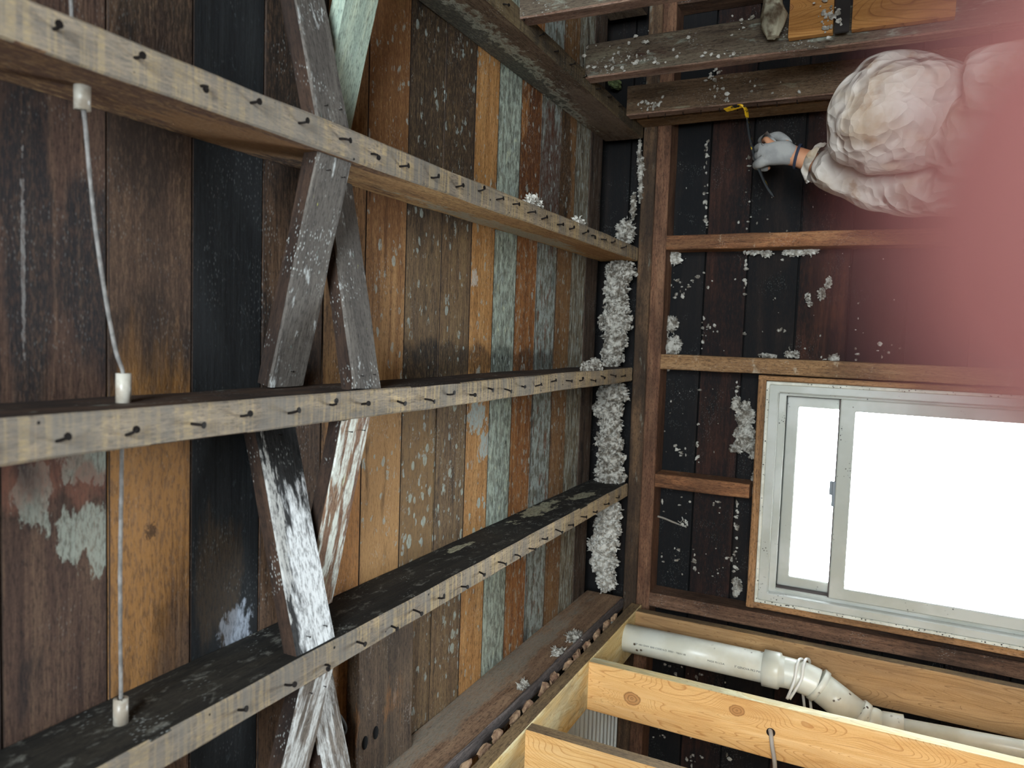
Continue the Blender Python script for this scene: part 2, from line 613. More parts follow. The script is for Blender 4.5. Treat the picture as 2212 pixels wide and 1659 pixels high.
wall('floor', (-2.3, -1.8, ZF - .05), (2.4, 2.7, ZF), M['floorwood'])
wall('wall_left', (-2.3, -1.8, ZF), (-2.25, 2.63, 2.63), M['plaster'])
wall('wall_right', (2.35, -1.8, ZF), (2.4, 2.63, 2.63), M['wall_wood'])
bm = bmesh.new()
box_bm(bm, (-2.25, -1.8, ZF), (-.25, -1.72, 2.63))
box_bm(bm, (1.25, -1.8, ZF), (2.35, -1.72, 2.63))
box_bm(bm, (-.25, -1.8, ZF), (1.25, -1.72, .60))
box_bm(bm, (-.25, -1.8, 1.80), (1.25, -1.72, 2.63))
tag(link('wall_back', tomesh(bm), M['plaster']), kind='structure')
bm = bmesh.new()
for x in (-.25, .47, 1.19):
    box_bm(bm, (x, -1.78, .60), (x + .06, -1.73, 1.80), .004)
for z in (.60, 1.74):
    box_bm(bm, (-.25, -1.78, z), (1.25, -1.73, z + .06), .004)
M['vinyl'] = plain('white_vinyl', 'b9bab3', .4, 0, .05, 30, var=('a9aaa0', 6), specks=('34302c', 120, .6))
tag(link('window_2', tomesh(bm), M['vinyl']), kind='structure')

# ------------------------------------------------------------------ joists with lath nails
LJ = 3.95       # length
YJ0 = -1.45
YJ1 = 2.485


def nail_mesh(L=.022, bend=.006, r=.0019):
    bm = bmesh.new()
    tube_bm(bm, [(0, 0, .004), (0, 0, -.006), (bend * .3, 0, -.013), (bend, 0, -L)], [r, r, r, r * .8], 6)
    bmesh.ops.create_cone(bm, cap_ends=True, segments=8, radius1=r * 2.4, radius2=r * 2.2, depth=.0015,
                          matrix=Matrix.Translation((bend, 0, -L)))
    return tomesh(bm)


NAILS = [nail_mesh(.015, .004), nail_mesh(.019, -.003), nail_mesh(.013, .007), nail_mesh(.017, 0)]


def joist(x, mats_, label, nails=(), h=ZC - ZB, y1=YJ1, nx=.5, nsc=1.0):
    # local X = +Y world, local Y = -X world, local Z = up
    o = multi_beam('ceiling_joist', (x + .047, YJ0, ZB), (x + .047, y1, ZB), (-1, 0, 0), .047, h, mats_,
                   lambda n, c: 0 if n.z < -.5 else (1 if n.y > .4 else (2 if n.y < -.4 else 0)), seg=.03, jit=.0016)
    tag(o, label, 'ceiling joist')
    for k, ny in enumerate(nails):
        me = NAILS[k % 4]
        xx = x + .047 * nx + random.uniform(-.006, .006)
        mt = Matrix.Translation((xx, ny, ZB)) @ Matrix.Rotation(random.uniform(0, 6.28), 4, 'Z') @ \
            Matrix.Rotation(random.uniform(-.35, .35), 4, 'X') @ Matrix.Scale(nsc, 4)
        link('nail', me, M['iron'], o, mt)
    return o


ny2 = [.48, .57, .66, .74, .83, .92, 1.0, 1.08, 1.18, 1.27, 1.36, 1.44, 1.52, 1.6, 1.68, 1.78, 1.86, 1.96, 2.03, 2.11, 2.2, 2.3]
ny3 = [.40, .48, .56, .65, .73, .82, .91, .99, 1.09, 1.18, 1.26, 1.35, 1.43, 1.51, 1.6, 1.68, 1.78, 1.88, 1.98, 2.07, 2.16,
       2.25, 2.36]
ny4 = [.73, .82, .91, .99, 1.09, 1.16, 1.25, 1.34, 1.42, 1.51, 1.6, 1.68, 1.76, 1.85, 1.94, 2.04, 2.14, 2.24, 2.36]
# side woods: local x = world y - YJ0 ; local y from 0 (+X side) to .047 (-X side)
jl = lambda y: y - YJ0
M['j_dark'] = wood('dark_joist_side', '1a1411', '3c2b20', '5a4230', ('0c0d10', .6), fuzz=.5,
                   molds_shade=[('8d9186', (14, 40, 40), .6, .7, None, .6)])
M['j1_side'] = wood('mouldy_joist_side', '382c24', '6c5846', '8e7a64', ('2a2622', .3), fuzz=.5, rnd=False, bump=.9,
                    molds_shade=[('b0b2a2', (40, 70, 60), .47, .6, [(jl(1.5), .047, .12, .6, .1, .07), (jl(1.9), .047, .13, .4, .1, .05)], .85),
                           ('16150f', (40, 70, 60), .56, .62, [(jl(1.5), .047, .13, .7, .1, .06)], .8),
                           ('857465', (9, 20, 20), .45, .6, [(jl(2.2), .047, .05, .25, .1, .06)], .7)])
M['j1_face'] = wood('joist_face_yellow_black', '342b22', '6c5c44', '8c7c5c', ('262220', .5), holes=True,
                    saw=('2c2824', .45, '6a5a40'), fuzz=.3)
M['j2_side'] = wood('warm_joist_side', '6c4c30', 'bc9464', 'deba84', ('8a5a40', .2), fuzz=.15, rnd=False, bump=.8,
                    molds_shade=[('5b4138', (5, 20, 24), .36, .58, [(jl(.55), .047, .06, .5, .1, .2)], .9),
                           ('98704a', (6, 60, 70), .42, .55, [(jl(.80), .047, .07, .16, .1, .05)], .9),
                           ('b4b2a0', (12, 40, 50), .5, .62, [(jl(1.75), .047, .10, .5, .1, .035)], .85),
                           ('3a2c24', (6, 30, 50), .5, .6, [(jl(.98), .047, .12, .12, .1, .06)], .9),
                           ('9a6a38', (5, 20, 20), .45, .6, [(jl(2.3), .047, .05, .3, .1, .06)], .6)])
M['j4_side'] = wood('black_mould_joist_side', '14130f', '26231e', '3a352c', ('0c0c0b', .6), fuzz=.5, rnd=False, bump=.9,
                    molds_shade=[('85837a', (22, 60, 40), .54, .70, None, .75),
                           ('aca88e', (16, 50, 40), .70, .74, [(jl(1.95), 0, .1, .25, .1, .05), (jl(2.2), 0, .06, .15, .1, .04),
                                                              (jl(1.5), 0, .1, .1, .1, .02)], .9)])
M['j5_side'] = wood('brown_dusty_joist_side', '50392b', '8a6c54', 'a88a6c', ('6a5442', .3), fuzz=.2, rnd=False,
                    molds_shade=[('88877c', (9, 30, 30), .45, .7, [(jl(1.55), 0, .10, .9, .1, .05)], .6)])
jface = M['joist_pale']
joist(.678, [M['j1_face'], M['j1_side'], M['j_dark']], 'dark joist with mould-covered side, nearest to the worker and the right-hand studs',
      [1.35, 1.44, 1.53, 1.63, 1.72, 1.82, 1.92, 2.02, 2.12, 2.22, 2.32], nsc=.8)
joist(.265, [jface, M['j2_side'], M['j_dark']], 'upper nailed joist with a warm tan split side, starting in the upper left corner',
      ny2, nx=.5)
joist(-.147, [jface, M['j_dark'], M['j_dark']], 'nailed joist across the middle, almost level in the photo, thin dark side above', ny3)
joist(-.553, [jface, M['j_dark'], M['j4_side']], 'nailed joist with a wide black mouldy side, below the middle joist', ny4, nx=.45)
joist(-.958, [M['j5_side'], M['j_dark'], M['j5_side']], 'brown dusty joist directly over the new partition plate')
joist(1.084, [M['j_dark'], M['j1_side'], M['j_dark']], 'dark greenish joist beyond the right-hand studs, only a corner showing')

# ------------------------------------------------------------------ cross bridging
M['s_grey'] = wood('grey_mouldy_strut', '3a3633', '605a54', '7a746c', ('3c3836', .3), fuzz=.9,
                   molds_shade=[('c8ccca', (18, 60, 60), .6, .68, None, .8), ('b9bb4e', (30, 60, 60), .71, .74, None, .8),
                          ('7f9892', (18, 50, 60), .66, .7, None, .7)])
M['s_dark'] = wood('dark_strut', '17110e', '35261d', '4c382b', ('0c0c0e', .5), fuzz=.7)
M['s_white'] = wood('strut_under_white_mould', '4c443c', '7a7066', 'a39a90', ('4a423c', .4), fuzz=.9, bump=1.0,
                    molds_shade=[('e2e4e2', (10, 60, 60), .42, .58, None, .9)])
M['s_black_white'] = wood('black_strut_with_white_growth', '121212', '2c2c2c', '484644', ('0c0c0e', .3), fuzz=.7, rnd=False, bump=1.0,
                          molds_shade=[('e6e8e8', (14, 50, 60), .50, .66, [(.10, .06, 0, .17, .06, .05)], .95),
                                 ('c0bfba', (30, 120, 60), .58, .66, [(.2, .0, .0, .16, .03, .05)], .9)])
M['s_pale'] = wood('strut_under_pale_green_mould', '7d8c80', 'a4b3a2', 'c4cbb0', ('7f9088', .4), fuzz=.5, bump=1.0,
                   molds_shade=[('6e5a48', (10, 60, 60), .62, .7, None, .8)])
M['s_brownwhite'] = wood('brown_strut_streaked_white', '4a3428', '7c5c48', 'a08468', ('6c5444', .3), fuzz=.4, bump=.9,
                         molds_shade=[('dfe4da', (7, 50, 60), .48, .56, None, .92), ('b9bf9c', (9, 60, 60), .6, .66, None, .8)])


def strut(xa, za, xb, zb, y0, w, mat, sidemat, label, t=.03, dy=0.0, nails=True):
    # bottom surface runs from (xa,za) to (xb,zb); local Y = +Y world
    a = Vector((xa, y0, za))
    b = Vector((xb, y0 + dy, zb))
    x = (b - a).normalized()
    if xb > xa:      # X x Y = Z up
        mt, L = frame(a, b, (0, 1, 0))
        me = beam_mesh(L, w, t, jit=.002, seg=.02, seed=random.random() * 50)
        low = -1
    else:            # X x (+Y) points down; shift so that the body is above the bottom line
        mt, L = frame(a, b, (0, 1, 0))
        zl = Vector((mt[0][2], mt[1][2], mt[2][2]))
        mt.translation = a - zl * t
        me = beam_mesh(L, w, t, jit=.002, seg=.02, seed=random.random() * 50)
        low = 1
    o = link('bridging_strut', me, [mat, sidemat], None, mt)
    if len(me.materials) < 2:
        me.materials.append(sidemat)
    for p in me.polygons:
        p.material_index = 0 if p.normal.z * low > .5 else 1
    tag(o, label, 'bridging strut')
    if nails:
        for (f, g) in ((.06, .3), (.07, .75), (.93, .5)):
            pos = mt @ Vector((L * f, w * g, 0 if low < 0 else t))
            link('nail_head', NAILS[3], M['iron'], o, Matrix.Translation(pos) @ Matrix.Scale(.35, 4))
    return o


strut(.263, 2.272, -.098, 2.366, .885, .08, M['s_grey'], M['s_dark'], 'wide grey speckled strut from the upper nailed joist, in front of its crossing mate')
strut(-.098, 2.274, .263, 2.368, .980, .072, M['s_grey'], M['s_dark'], 'narrow dark strut with green and yellow mould, rising behind the wide grey one', dy=.03)
strut(-.504, 2.272, -.149, 2.366, .855, .088, M['s_black_white'], M['s_dark'], 'black strut thick with white fuzzy mould at its foot on the lower nailed joist')
strut(-.149, 2.268, -.504, 2.368, .945, .075, M['s_brownwhite'], M['s_dark'], 'brown and white streaked strut crossing below the middle joist', dy=.03)
strut(-.555, 2.272, -.909, 2.366, .865, .075, M['s_white'], M['s_dark'], 'strut white with mould at the bottom edge of the photo, below the lower nailed joist')
strut(-.909, 2.274, -.555, 2.368, .965, .07, M['s_white'], M['s_dark'], 'short grey strut end behind the white one at the bottom edge')
strut(.314, 2.272, .676, 2.366, .878, .075, M['s_grey'], M['s_dark'], 'dark strut with white flecks at the top edge, above the upper nailed joist')
strut(.676, 2.274, .314, 2.368, .985, .08, M['s_pale'], M['s_pale'], 'pale green mouldy strut at the top edge, behind the dark flecked one')

M['block'] = wood('rough_dirty_block', '241d19', '5a4a3c', '7c6850', ('2c2622', .4), fuzz=.3, bump=1.0,
                  molds_shade=[('99887a', (14, 40, 60), .6, .68, None, .6), ('8a6038', (5, 20, 60), .58, .66, None, .6)])
o = beam('ceiling_block', (-.556, 1.134, 2.372), (-.909, 1.134, 2.372), (0, 1, 0), .195, .027, M['block'], jit=.003, seg=.02)
o.matrix_basis = Matrix.Translation((0, 0, .027)) @ o.matrix_basis
tag(o, 'rough dirty board with two holes nailed flat between the two lower joists', 'wood block')
for k, (px, py) in enumerate(((790, 1605), (813, 1583))):
    p = spot(px, py, 2, 2.3705)
    bm = bmesh.new()
    bmesh.ops.create_uvsphere(bm, u_segments=14, v_segments=8, radius=1)
    for v in bm.verts:
        v.co = Vector((v.co.x * .014, v.co.y * .0085, v.co.z * .0035))
    h_ = link('hole', tomesh(bm), plain('black_hole_%d' % k, '020202', 1), o, Matrix.Translation(p + Vector((0, 0, .0015))), True)
# loop of old cable hanging by the struts
pp = [spot(a, b, 2, 2.36) for a, b in ((700, 1530), (716, 1532), (735, 1553), (744, 1575), (735, 1590), (716, 1603), (700, 1625))]
tag(tube('old_cable', pp, .0055, plain('black_old_cable', '1a1917', .8, 0, .6, 300), smoothpts=5, wob=.2),
    'thick black bent cable behind the white strut at the bottom edge', 'cable')

# ------------------------------------------------------------------ knob and tube wiring
pw = []


def ktube(x0, x1, y, z, label):
    root = empty('porcelain_tube', (x0, y, z))
    tag(root, label, 'porcelain insulator')
    bm = bmesh.new()
    tube_bm(bm, [(0, 0, 0), (x1 - x0, 0, 0)], .0088, 20, cap=False)
    tube_bm(bm, [(0, 0, 0), (x1 - x0, 0, 0)], .0042, 20, cap=False)
    bmesh.ops.bridge_loops(bm, edges=[e for e in bm.edges if e.is_boundary and abs(e.verts[0].co.x) < 1e-6])
    bmesh.ops.bridge_loops(bm, edges=[e for e in bm.edges if e.is_boundary])
    link('tube_body', tomesh(bm), M['porcelain'], root, Matrix.Translation((x0, y, z)), True)
    return root


ktube(.238, .268, .553, 2.33, 'cream porcelain wiring tube in the side of the upper nailed joist')
ktube(-.102, -.064, .604, 2.33, 'grey porcelain wiring tube standing on the middle joist')
ktube(-.508, -.474, .600, 2.33, 'porcelain wiring tube in the black side of the lower nailed joist')
tag(tube('old_wire', [(.60, .53, 2.332), (.354, .541, 2.331), (.312, .545, 2.33), (.262, .552, 2.33), (.235, .555, 2.33),
                      (.10, .572, 2.334), (-.02, .592, 2.333), (-.066, .604, 2.33), (-.10, .604, 2.33), (-.16, .602, 2.33),
                      (-.32, .600, 2.331), (-.476, .600, 2.33), (-.52, .600, 2.33)], .0024, M['wire'], smoothpts=8, seg=8, wob=.35),
    'old cloth covered wire strung through porcelain tubes across the joists', 'wire')

# ------------------------------------------------------------------ window wall framing
M['plate_a'] = wood('grey_brown_plate', '2a211b', '54402f', '74593f', ('1a1512', .65), molds_shade=[('86877a', (9, 40, 40), .6, .7, None, .5)])
M['plate_b'] = wood('red_brown_plate', '33201a', '6e4c38', '8c6a50', ('2a1c16', .5))
M['stud_red'] = wood('stained_orange_stud', '40281a', '8a5c3c', 'ac8058', ('2c2019', .5), fuzz=.25,
                     molds_shade=[('c2b49c', (30, 12, 60), .62, .70, None, .6), ('120e0c', (40, 60, 60), .66, .71, None, .8)])
M['stud_tan'] = wood('stained_tan_stud', '4a3422', '8c6a48', 'a98b68', ('3c2a20', .5), fuzz=.25,
                     molds_shade=[('c0b39c', (30, 12, 60), .6, .7, None, .6), ('120e0c', (40, 60, 60), .66, .71, None, .8)])
M['stud_dark'] = wood('dark_stained_stud', '2c201a', '664a38', '866650', ('1c1512', .55), fuzz=.3)
o = beam('top_plate', (-2.2, YP, ZB - .048), (2.3, YP, ZB - .048), (0, 1, 0), .093, .047, M['plate_a'], seg=.04)
tag(o, 'grey-brown upper plank of the double top plate, carrying the joists over the window wall', 'top plate')
o = beam('top_plate', (-2.2, YP, ZB - .096), (2.3, YP, ZB - .096), (0, 1, 0), .093, .047, M['plate_b'], seg=.04)
tag(o, 'red-brown lower plank of the double top plate, the studs meet its edge', 'top plate')


def stud(x0, x1, mat, label, ztop=ZB - .097, zbot=ZF, y=YP, d=.093, nails=0, name='wall_stud'):
    # local X down, local Y = +X world ... built so that grain is vertical
    o = beam(name, (x0, y, zbot), (x0, y, ztop), (1, 0, 0), x1 - x0, d, mat, seg=.04, jit=.0016)
    tag(o, label, 'wall stud')
    for k in range(nails):
        z = ztop - .03 - k * .052
        link('nail', NAILS[k % 4], M['iron'], o, Matrix.Translation((x0 + (x1 - x0) * (.3 + .4 * (k % 2)), y, z)) @
             Matrix.Rotation(math.radians(90), 4, 'X') @ Matrix.Rotation(random.uniform(0, 6), 4, 'Z') @ Matrix.Scale(.35, 4))
    return o


stud(.303, .350, M['stud_red'], 'orange stained stud below the worker\'s gloved hand in the photo', nails=12)
stud(-.099, -.049, M['stud_tan'], 'tan stud running along the upper edge of the window', nails=18)
stud(-.507, -.460, M['stud_red'], 'short orange stud ending at the window head', zbot=1.856, nails=6)
stud(-.926, -.878, M['stud_dark'], 'dark reddish stud along the lower edge of the window')
stud(-1.335, -1.288, M['stud_red'], 'orange stud seen below the new framing, behind the ribbed panel')
stud(.712, .759, M['stud_tan'], 'brown stud in the corner of the window wall, behind the glove', y=2.40, d=.09, ztop=ZB - .002)
stud(1.10, 1.147, M['stud_dark'], 'dark stud beyond the right-hand partition')
# ------------------------------------------------------------------ right-hand partition
M['p_grey'] = wood('grey_green_partition_stud', '2b231d', '5e5042', '7b7360', ('332c26', .35), fuzz=.6,
                   molds_shade=[('93998c', (10, 40, 40), .56, .68, None, .75), ('3c2018', (9, 30, 40), .62, .7, None, .7)])
M['p_brown'] = wood('brown_partition_stud', '33251b', '644e39', '84705a', ('302820', .4), fuzz=.3,
                    molds_shade=[('8e8a74', (8, 30, 40), .62, .7, None, .5)])
M['strip'] = wood('pinkish_lath_strip', '4a342a', '8a6a58', 'a88e7c', ('3a2c26', .4), fuzz=.4)


def pstud(y, mat, label, nl=0):
    o = multi_beam('wall_stud', (.70, y, ZF), (.70, y, ZB - .001), (1, 0, 0), .09, .047, [mat, M['strip']],
                   lambda n, c: 1 if n.y < -.5 else 0, seg=.04, jit=.002)
    # beam goes up with local Y=+X, local Z = up x X = +Y
    tag(o, label, 'wall stud')
    for k in range(nl):
        link('nail', NAILS[k % 4], M['iron'], o, Matrix.Translation((.70, y + .022, 2.2 - k * .055)) @
             Matrix.Rotation(math.radians(90), 4, 'Y') @ Matrix.Scale(.6, 4))
    return o


pstud(1.52, M['p_grey'], 'mouldy stud of the right-hand partition at the very top edge of the photo')
pstud(1.93, M['p_grey'], 'grey-green stud of the right-hand partition, behind the wrapped pipe')
pstud(2.295, M['p_brown'], 'brown stud of the right-hand partition which the pry bar is working at', 9)
M['wrap'] = plain('peeling_pipe_wrap', 'b9b39c', .95, 0, 1.0, 70, var=('6a5a48', 26))
a = Vector((.722, 1.885, 1.775))
tag(tube('wrapped_pipe', [a + Vector((t * .62, 0, t * .015)) for t in [i / 24 for i in range(25)]],
         [.014] + [.024 + .004 * math.sin(i * 1.7) for i in range(24)], M['wrap'], seg=28, wob=.5),
    'pipe with ragged white peeling insulation wrap at the top edge', 'pipe')
M['ply'] = wood('orange_board', '7a4c22', 'b07a40', 'c89558', ('8a5c34', .3), knots=((.1, .07, 0, .012),), rings=26)
o = beam('wood_board', (.722, 1.902, 1.40), (.722, 1.902, 1.605), (1, 0, 0), .16, .026, M['ply'])
tag(o, 'orange board with a small knot at the top right of the photo', 'board')
o = beam('wood_board', (.722, 1.902, 1.645), (.722, 1.902, 1.742), (1, 0, 0), .12, .026, M['ply'])
tag(o, 'short orange board end between wrapped pipe and dark strap', 'board')
o = beam('strap', (.715, 1.895, 1.610), (.715, 1.895, 1.640), (1, 0, 0), .4, .004, plain('dark_strap', '2b2624', .8, .2, .2))
tag(o, 'dark upright strap between the two orange boards at the top edge', 'strap')
# shreds of green insulation behind the joist
# ------------------------------------------------------------------ window
w = empty('window_1', (-.48, YP, 1.27))
tag(w, kind='structure')
VX0, VX1, VZ0, VZ1 = -.835, -.125, .80, 1.816


def rect_frame(name, x0, x1, z0, z1, wt, wb, ws, y0, y1, mat, parent, bev=.003):
    """mitred rectangular frame (x0..x1, z0..z1) with top, bottom and side widths"""
    bm = bmesh.new()
    for (yy, s) in ((y0, 0), (y1, 0)):
        pass
    o_ = [(x0, z0), (x1, z0), (x1, z1), (x0, z1)]
    i_ = [(x0 + ws, z0 + wb), (x1 - ws, z0 + wb), (x1 - ws, z1 - wt), (x0 + ws, z1 - wt)]
    V = {}
    for yy in (y0, y1):
        for k in range(4):
            V['o', yy, k] = bm.verts.new((o_[k][0], yy, o_[k][1]))
            V['i', yy, k] = bm.verts.new((i_[k][0], yy, i_[k][1]))
    for k in range(4):
        j = (k + 1) % 4
        bm.faces.new((V['o', y0, k], V['o', y0, j], V['i', y0, j], V['i', y0, k]))
        bm.faces.new((V['o', y1, k], V['i', y1, k], V['i', y1, j], V['o', y1, j]))
        bm.faces.new((V['o', y0, k], V['o', y1, k], V['o', y1, j], V['o', y0, j]))
        bm.faces.new((V['i', y0, k], V['i', y0, j], V['i', y1, j], V['i', y1, k]))
    bmesh.ops.bevel(bm, geom=[e for e in bm.edges], offset=bev, segments=1, affect='EDGES')
    return link(name, tomesh(bm), mat, parent)


M['jamb'] = plain('painted_jamb_flaking', 'c4c2b4', .6, 0, .6, 200, var=('d8d6c8', 30), specks=('1c1815', 110, .44))
M['gap_dark'] = plain('dark_gap_strip', '4a3f3c', .7)  # for dark strips added to make the gaps round the sashes read darker
rect_frame('window_jamb', VX0 - .004, VX1 + .004, VZ0 - .004, VZ1 + .004, .010, .012, .010, YP - .012, YS + .02, M['jamb'], w, .002)
rect_frame('window_frame', VX0 + .004, VX1 - .004, VZ0 + .004, VZ1 - .004, .030, .03, .026, YP - .006, YS + .03, M['vinyl'], w)
rect_frame('frame_step', VX0 + .028, VX1 - .028, VZ0 + .03, VZ1 - .032, .022, .03, .012, YP + .022, YS + .028, M['vinyl'], w, .002)
rect_frame('gap_strip', VX0 + .038, VX1 - .038, VZ0 + .05, VZ1 - .050, .004, .004, .004, YP + .040, YS + .02, M['gap_dark'], w, .0005)
rect_frame('gap_strip', VX0 + .036, VX1 - .036, .876, 1.606, .004, .004, .004, YP + .030, YP + .052, M['gap_dark'], w, .0005)
us = rect_frame('upper_sash', VX0 + .043, VX1 - .043, .92, VZ1 - .054, .036, .03, .034, YP + .062, YP + .086, M['vinyl'], w)
ls = rect_frame('lower_sash', VX0 + .040, VX1 - .040, .88, 1.602, .043, .045, .037, YP + .022, YP + .050, M['vinyl'], w)
s = NT('window_glass')
tr = s.n('ShaderNodeBsdfTransparent')
gl = s.n('ShaderNodeBsdfGlossy', {'Roughness': .02})
fr = s.n('ShaderNodeFresnel', {'IOR': 1.45})
mx = s.n('ShaderNodeMixShader')
s.put(mx.inputs[0], fr)
s.t.links.new(tr.outputs[0], mx.inputs[1])
s.t.links.new(gl.outputs[0], mx.inputs[2])
s.t.links.new(mx.outputs[0], s.out.inputs[0])
M['glass'] = s.m
box('glass_pane', (VX0 + .07, YP + .072, .94), (VX1 - .07, YP + .076, VZ1 - .08), M['glass'], us, 0)
box('glass_pane', (VX0 + .07, YP + .034, .91), (VX1 - .07, YP + .038, 1.575), M['glass'], ls, 0)
bm = bmesh.new()
box_bm(bm, (-.505, YP + .028, 1.600), (-.425, YP + .048, 1.612), .003)
box_bm(bm, (-.470, YP + .030, 1.610), (-.425, YP + .042, 1.620), .003)
tag(link('sash_lock', tomesh(bm), plain('grey_lock', '7c8288', .4), ls), 'grey sash lock')
# wooden trim of the opening
M['trim'] = wood('orange_trim', '5e3c22', '98704a', 'b68c64', ('3c2a1e', .45), fuzz=.2, axis=0)
beam('window_trim', (-.104, YP - .004, .78), (-.104, YP - .004, 1.846), (-1, 0, 0), .016, .09, M['trim'], w).matrix_basis @= Matrix.Translation((0, 0, -.09))
beam('window_trim', (-.862, YP - .004, .78), (-.862, YP - .004, 1.846), (1, 0, 0), .022, .09, M['trim'], w)
beam('window_trim', (-.862, YP - .004, 1.822), (-.104, YP - .004, 1.822), (0, 1, 0), .09, .024, M['trim'], w)
beam('window_trim', (-.862, YP - .004, .76), (-.104, YP - .004, .76), (0, 1, 0), .09, .03, M['trim'], w)

# ------------------------------------------------------------------ new partition at the left (bottom of the photo)
PX1, PX0 = -.920, -1.060
pine = ('c4873c', 'dcaa62', 'ecc688')
M['pine_b'] = wood('new_pine_stud', 'b87c42', 'e4b474', 'f0cc96', ('c08a50', .3), rings=30, rnd=False, bump=.15, rough=.7,
                   knots=((2.19 - 2.06, .075, .0, .024), (2.19 - 1.78, .035, 0, .02), (2.19 - 1.26, .05, 0, .014)),
                   molds_shade=[('eed9a4', (3, 12, 12), .5, .8, None, .5)])
M['pine_c'] = wood('new_pine_stud_2', 'b87c42', 'e4b474', 'f0cc96', ('b88048', .3), rings=34, bump=.15, rough=.7)
M['pine_a'] = wood('shaded_pine_stud', '7c5a3a', 'a88256', 'c09c70', ('7a6048', .35), rings=28, bump=.2,  # greyer than the other studs: weaker window light put into the colour
                   molds_shade=[('5a3020', (60, 60, 60), .66, .70, None, .7)])
M['pine_plate'] = wood('pine_plate_stained', 'b08a4c', 'd8bc80', 'ecd9a8', ('8c9488', .45), bump=.2, rings=20,
                       molds_shade=[('6f7f7c', (10, 30, 30), .60, .70, None, .5), ('e0ddb8', (5, 14, 20), .5, .6, None, .6)])
M['pine_edge'] = wood('dusty_pine_edge', '5c4a36', '82694a', 'a08660', ('4c4238', .5), bump=.3)


def newbeam(name, a, b, side, w_, h_, mats_, pick, label, cat):
    o = multi_beam(name, a, b, side, w_, h_, mats_, pick, seg=.1, jit=.0005, ch=.0025)
    tag(o, label, cat)
    return o


# plate: local X=+Y, local Y=-X, local Z=up
o = newbeam('partition_plate', (PX1, .1, 2.190), (PX1, 2.470, 2.190), (-1, 0, 0), PX1 - PX0, .038,
            [M['pine_plate'], M['pine_edge']], lambda n, c: 0 if n.z < -.5 else 1,
            'new pine top plate of the partition with stained underside, under the brown joist', 'top plate')


def nstud(y, mat, label, edge=None):
    # local X = down (-Z), local Y = -X world, local Z = X x Y = (-Z)x(-X) = Y  -> body goes +Y
    return newbeam('partition_stud', (PX1, y, 2.1895), (PX1, y, ZF + .001), (-1, 0, 0), PX1 - PX0, .038,
                   [mat, edge or M['pine_edge']], lambda n, c: 0 if abs(n.z) > .5 else 1, label, 'wall stud')


sb_ = nstud(1.950, M['pine_b'], 'bright new pine stud with knots and a cable hole, in front of the white pipe', M['pine_plate'])
sc_ = nstud(1.530, M['pine_c'], 'nearest bright pine stud, cut by the bottom edge of the photo')
sa_ = nstud(2.400, M['pine_a'], 'shaded pine stud with rust spots behind the white pipe, against the window wall')
for (st_, yy) in ((sb_, 1.95), (sc_, 1.53)):
    for (xx, zz) in ((-.945, 2.170), (-1.03, 2.165)):
        link('nail_head', NAILS[3], M['iron'], st_, Matrix.Translation((xx, yy, zz)) @ Matrix.Rotation(math.radians(90), 4, 'X') @ Matrix.Scale(.25, 4))

# lath strip and plaster keys between joist and plate
M['lath'] = wood('dark_lath_edge', '2c2724', '5c5350', '7c706a', ('3a3432', .4))
o = beam('lath_strip', (-.905, .15, 2.232), (-.905, 2.46, 2.232), (-1, 0, 0), .035, .009, M['lath'], seg=.03, jit=.003)
o.location.z += .022
tag(o, 'dark edge of old lath caught along the brown joist over the new plate', 'lath')


def lump_bm(bm, p, r, seed, sub=2, amp=.55, sq=(1, 1, 1)):
    rr = bmesh.ops.create_icosphere(bm, subdivisions=sub, radius=r)
    for v in rr['verts']:
        n = v.co.normalized()
        d = mnoise.noise(n * 2.3 + Vector((seed, seed * 1.7, 0))) * amp + mnoise.noise(n * 6 + Vector((0, seed, seed))) * amp * .5
        v.co = Vector(((v.co.x * (1 + d)) * sq[0], (v.co.y * (1 + d)) * sq[1], (v.co.z * (1 + d)) * sq[2])) + Vector(p)


def lump(name, p, r, mat, seed=0, sub=2, amp=.55, sq=(1, 1, 1), parent=None):
    bm = bmesh.new()
    lump_bm(bm, (0, 0, 0), r, seed, sub, amp, sq)
    return link(name, tomesh(bm), mat, parent, Matrix.Translation(p))


M['keys'] = plain('broken_plaster_key', 'a88a6c', .95, 0, 1, 90, var=('7e5f4a', 40))
for k in range(20):
    y = .75 + k * .083 + random.uniform(-.015, .015)
    o = lump('plaster_key', (-.93 + random.uniform(-.004, .004), y, 2.240), .017, M['keys'], k * 3.1, 2, .7, (.9, 1.6, .55))
    tag(o, 'broken plaster key wedged between brown joist and new plate', 'plaster lump', 'plaster keys over the new plate')

# ------------------------------------------------------------------ insulation
M['fluff'] = plain('grey_fluffy_insulation', 'bcb8ae', 1.0, 0, 1.0, 260, var=('6c655b', 60), spec=.1)
M['fluff_w'] = plain('pale_fluffy_insulation', 'd6d3ca', 1.0, 0, 1.0, 260, var=('958f84', 60), spec=.1)


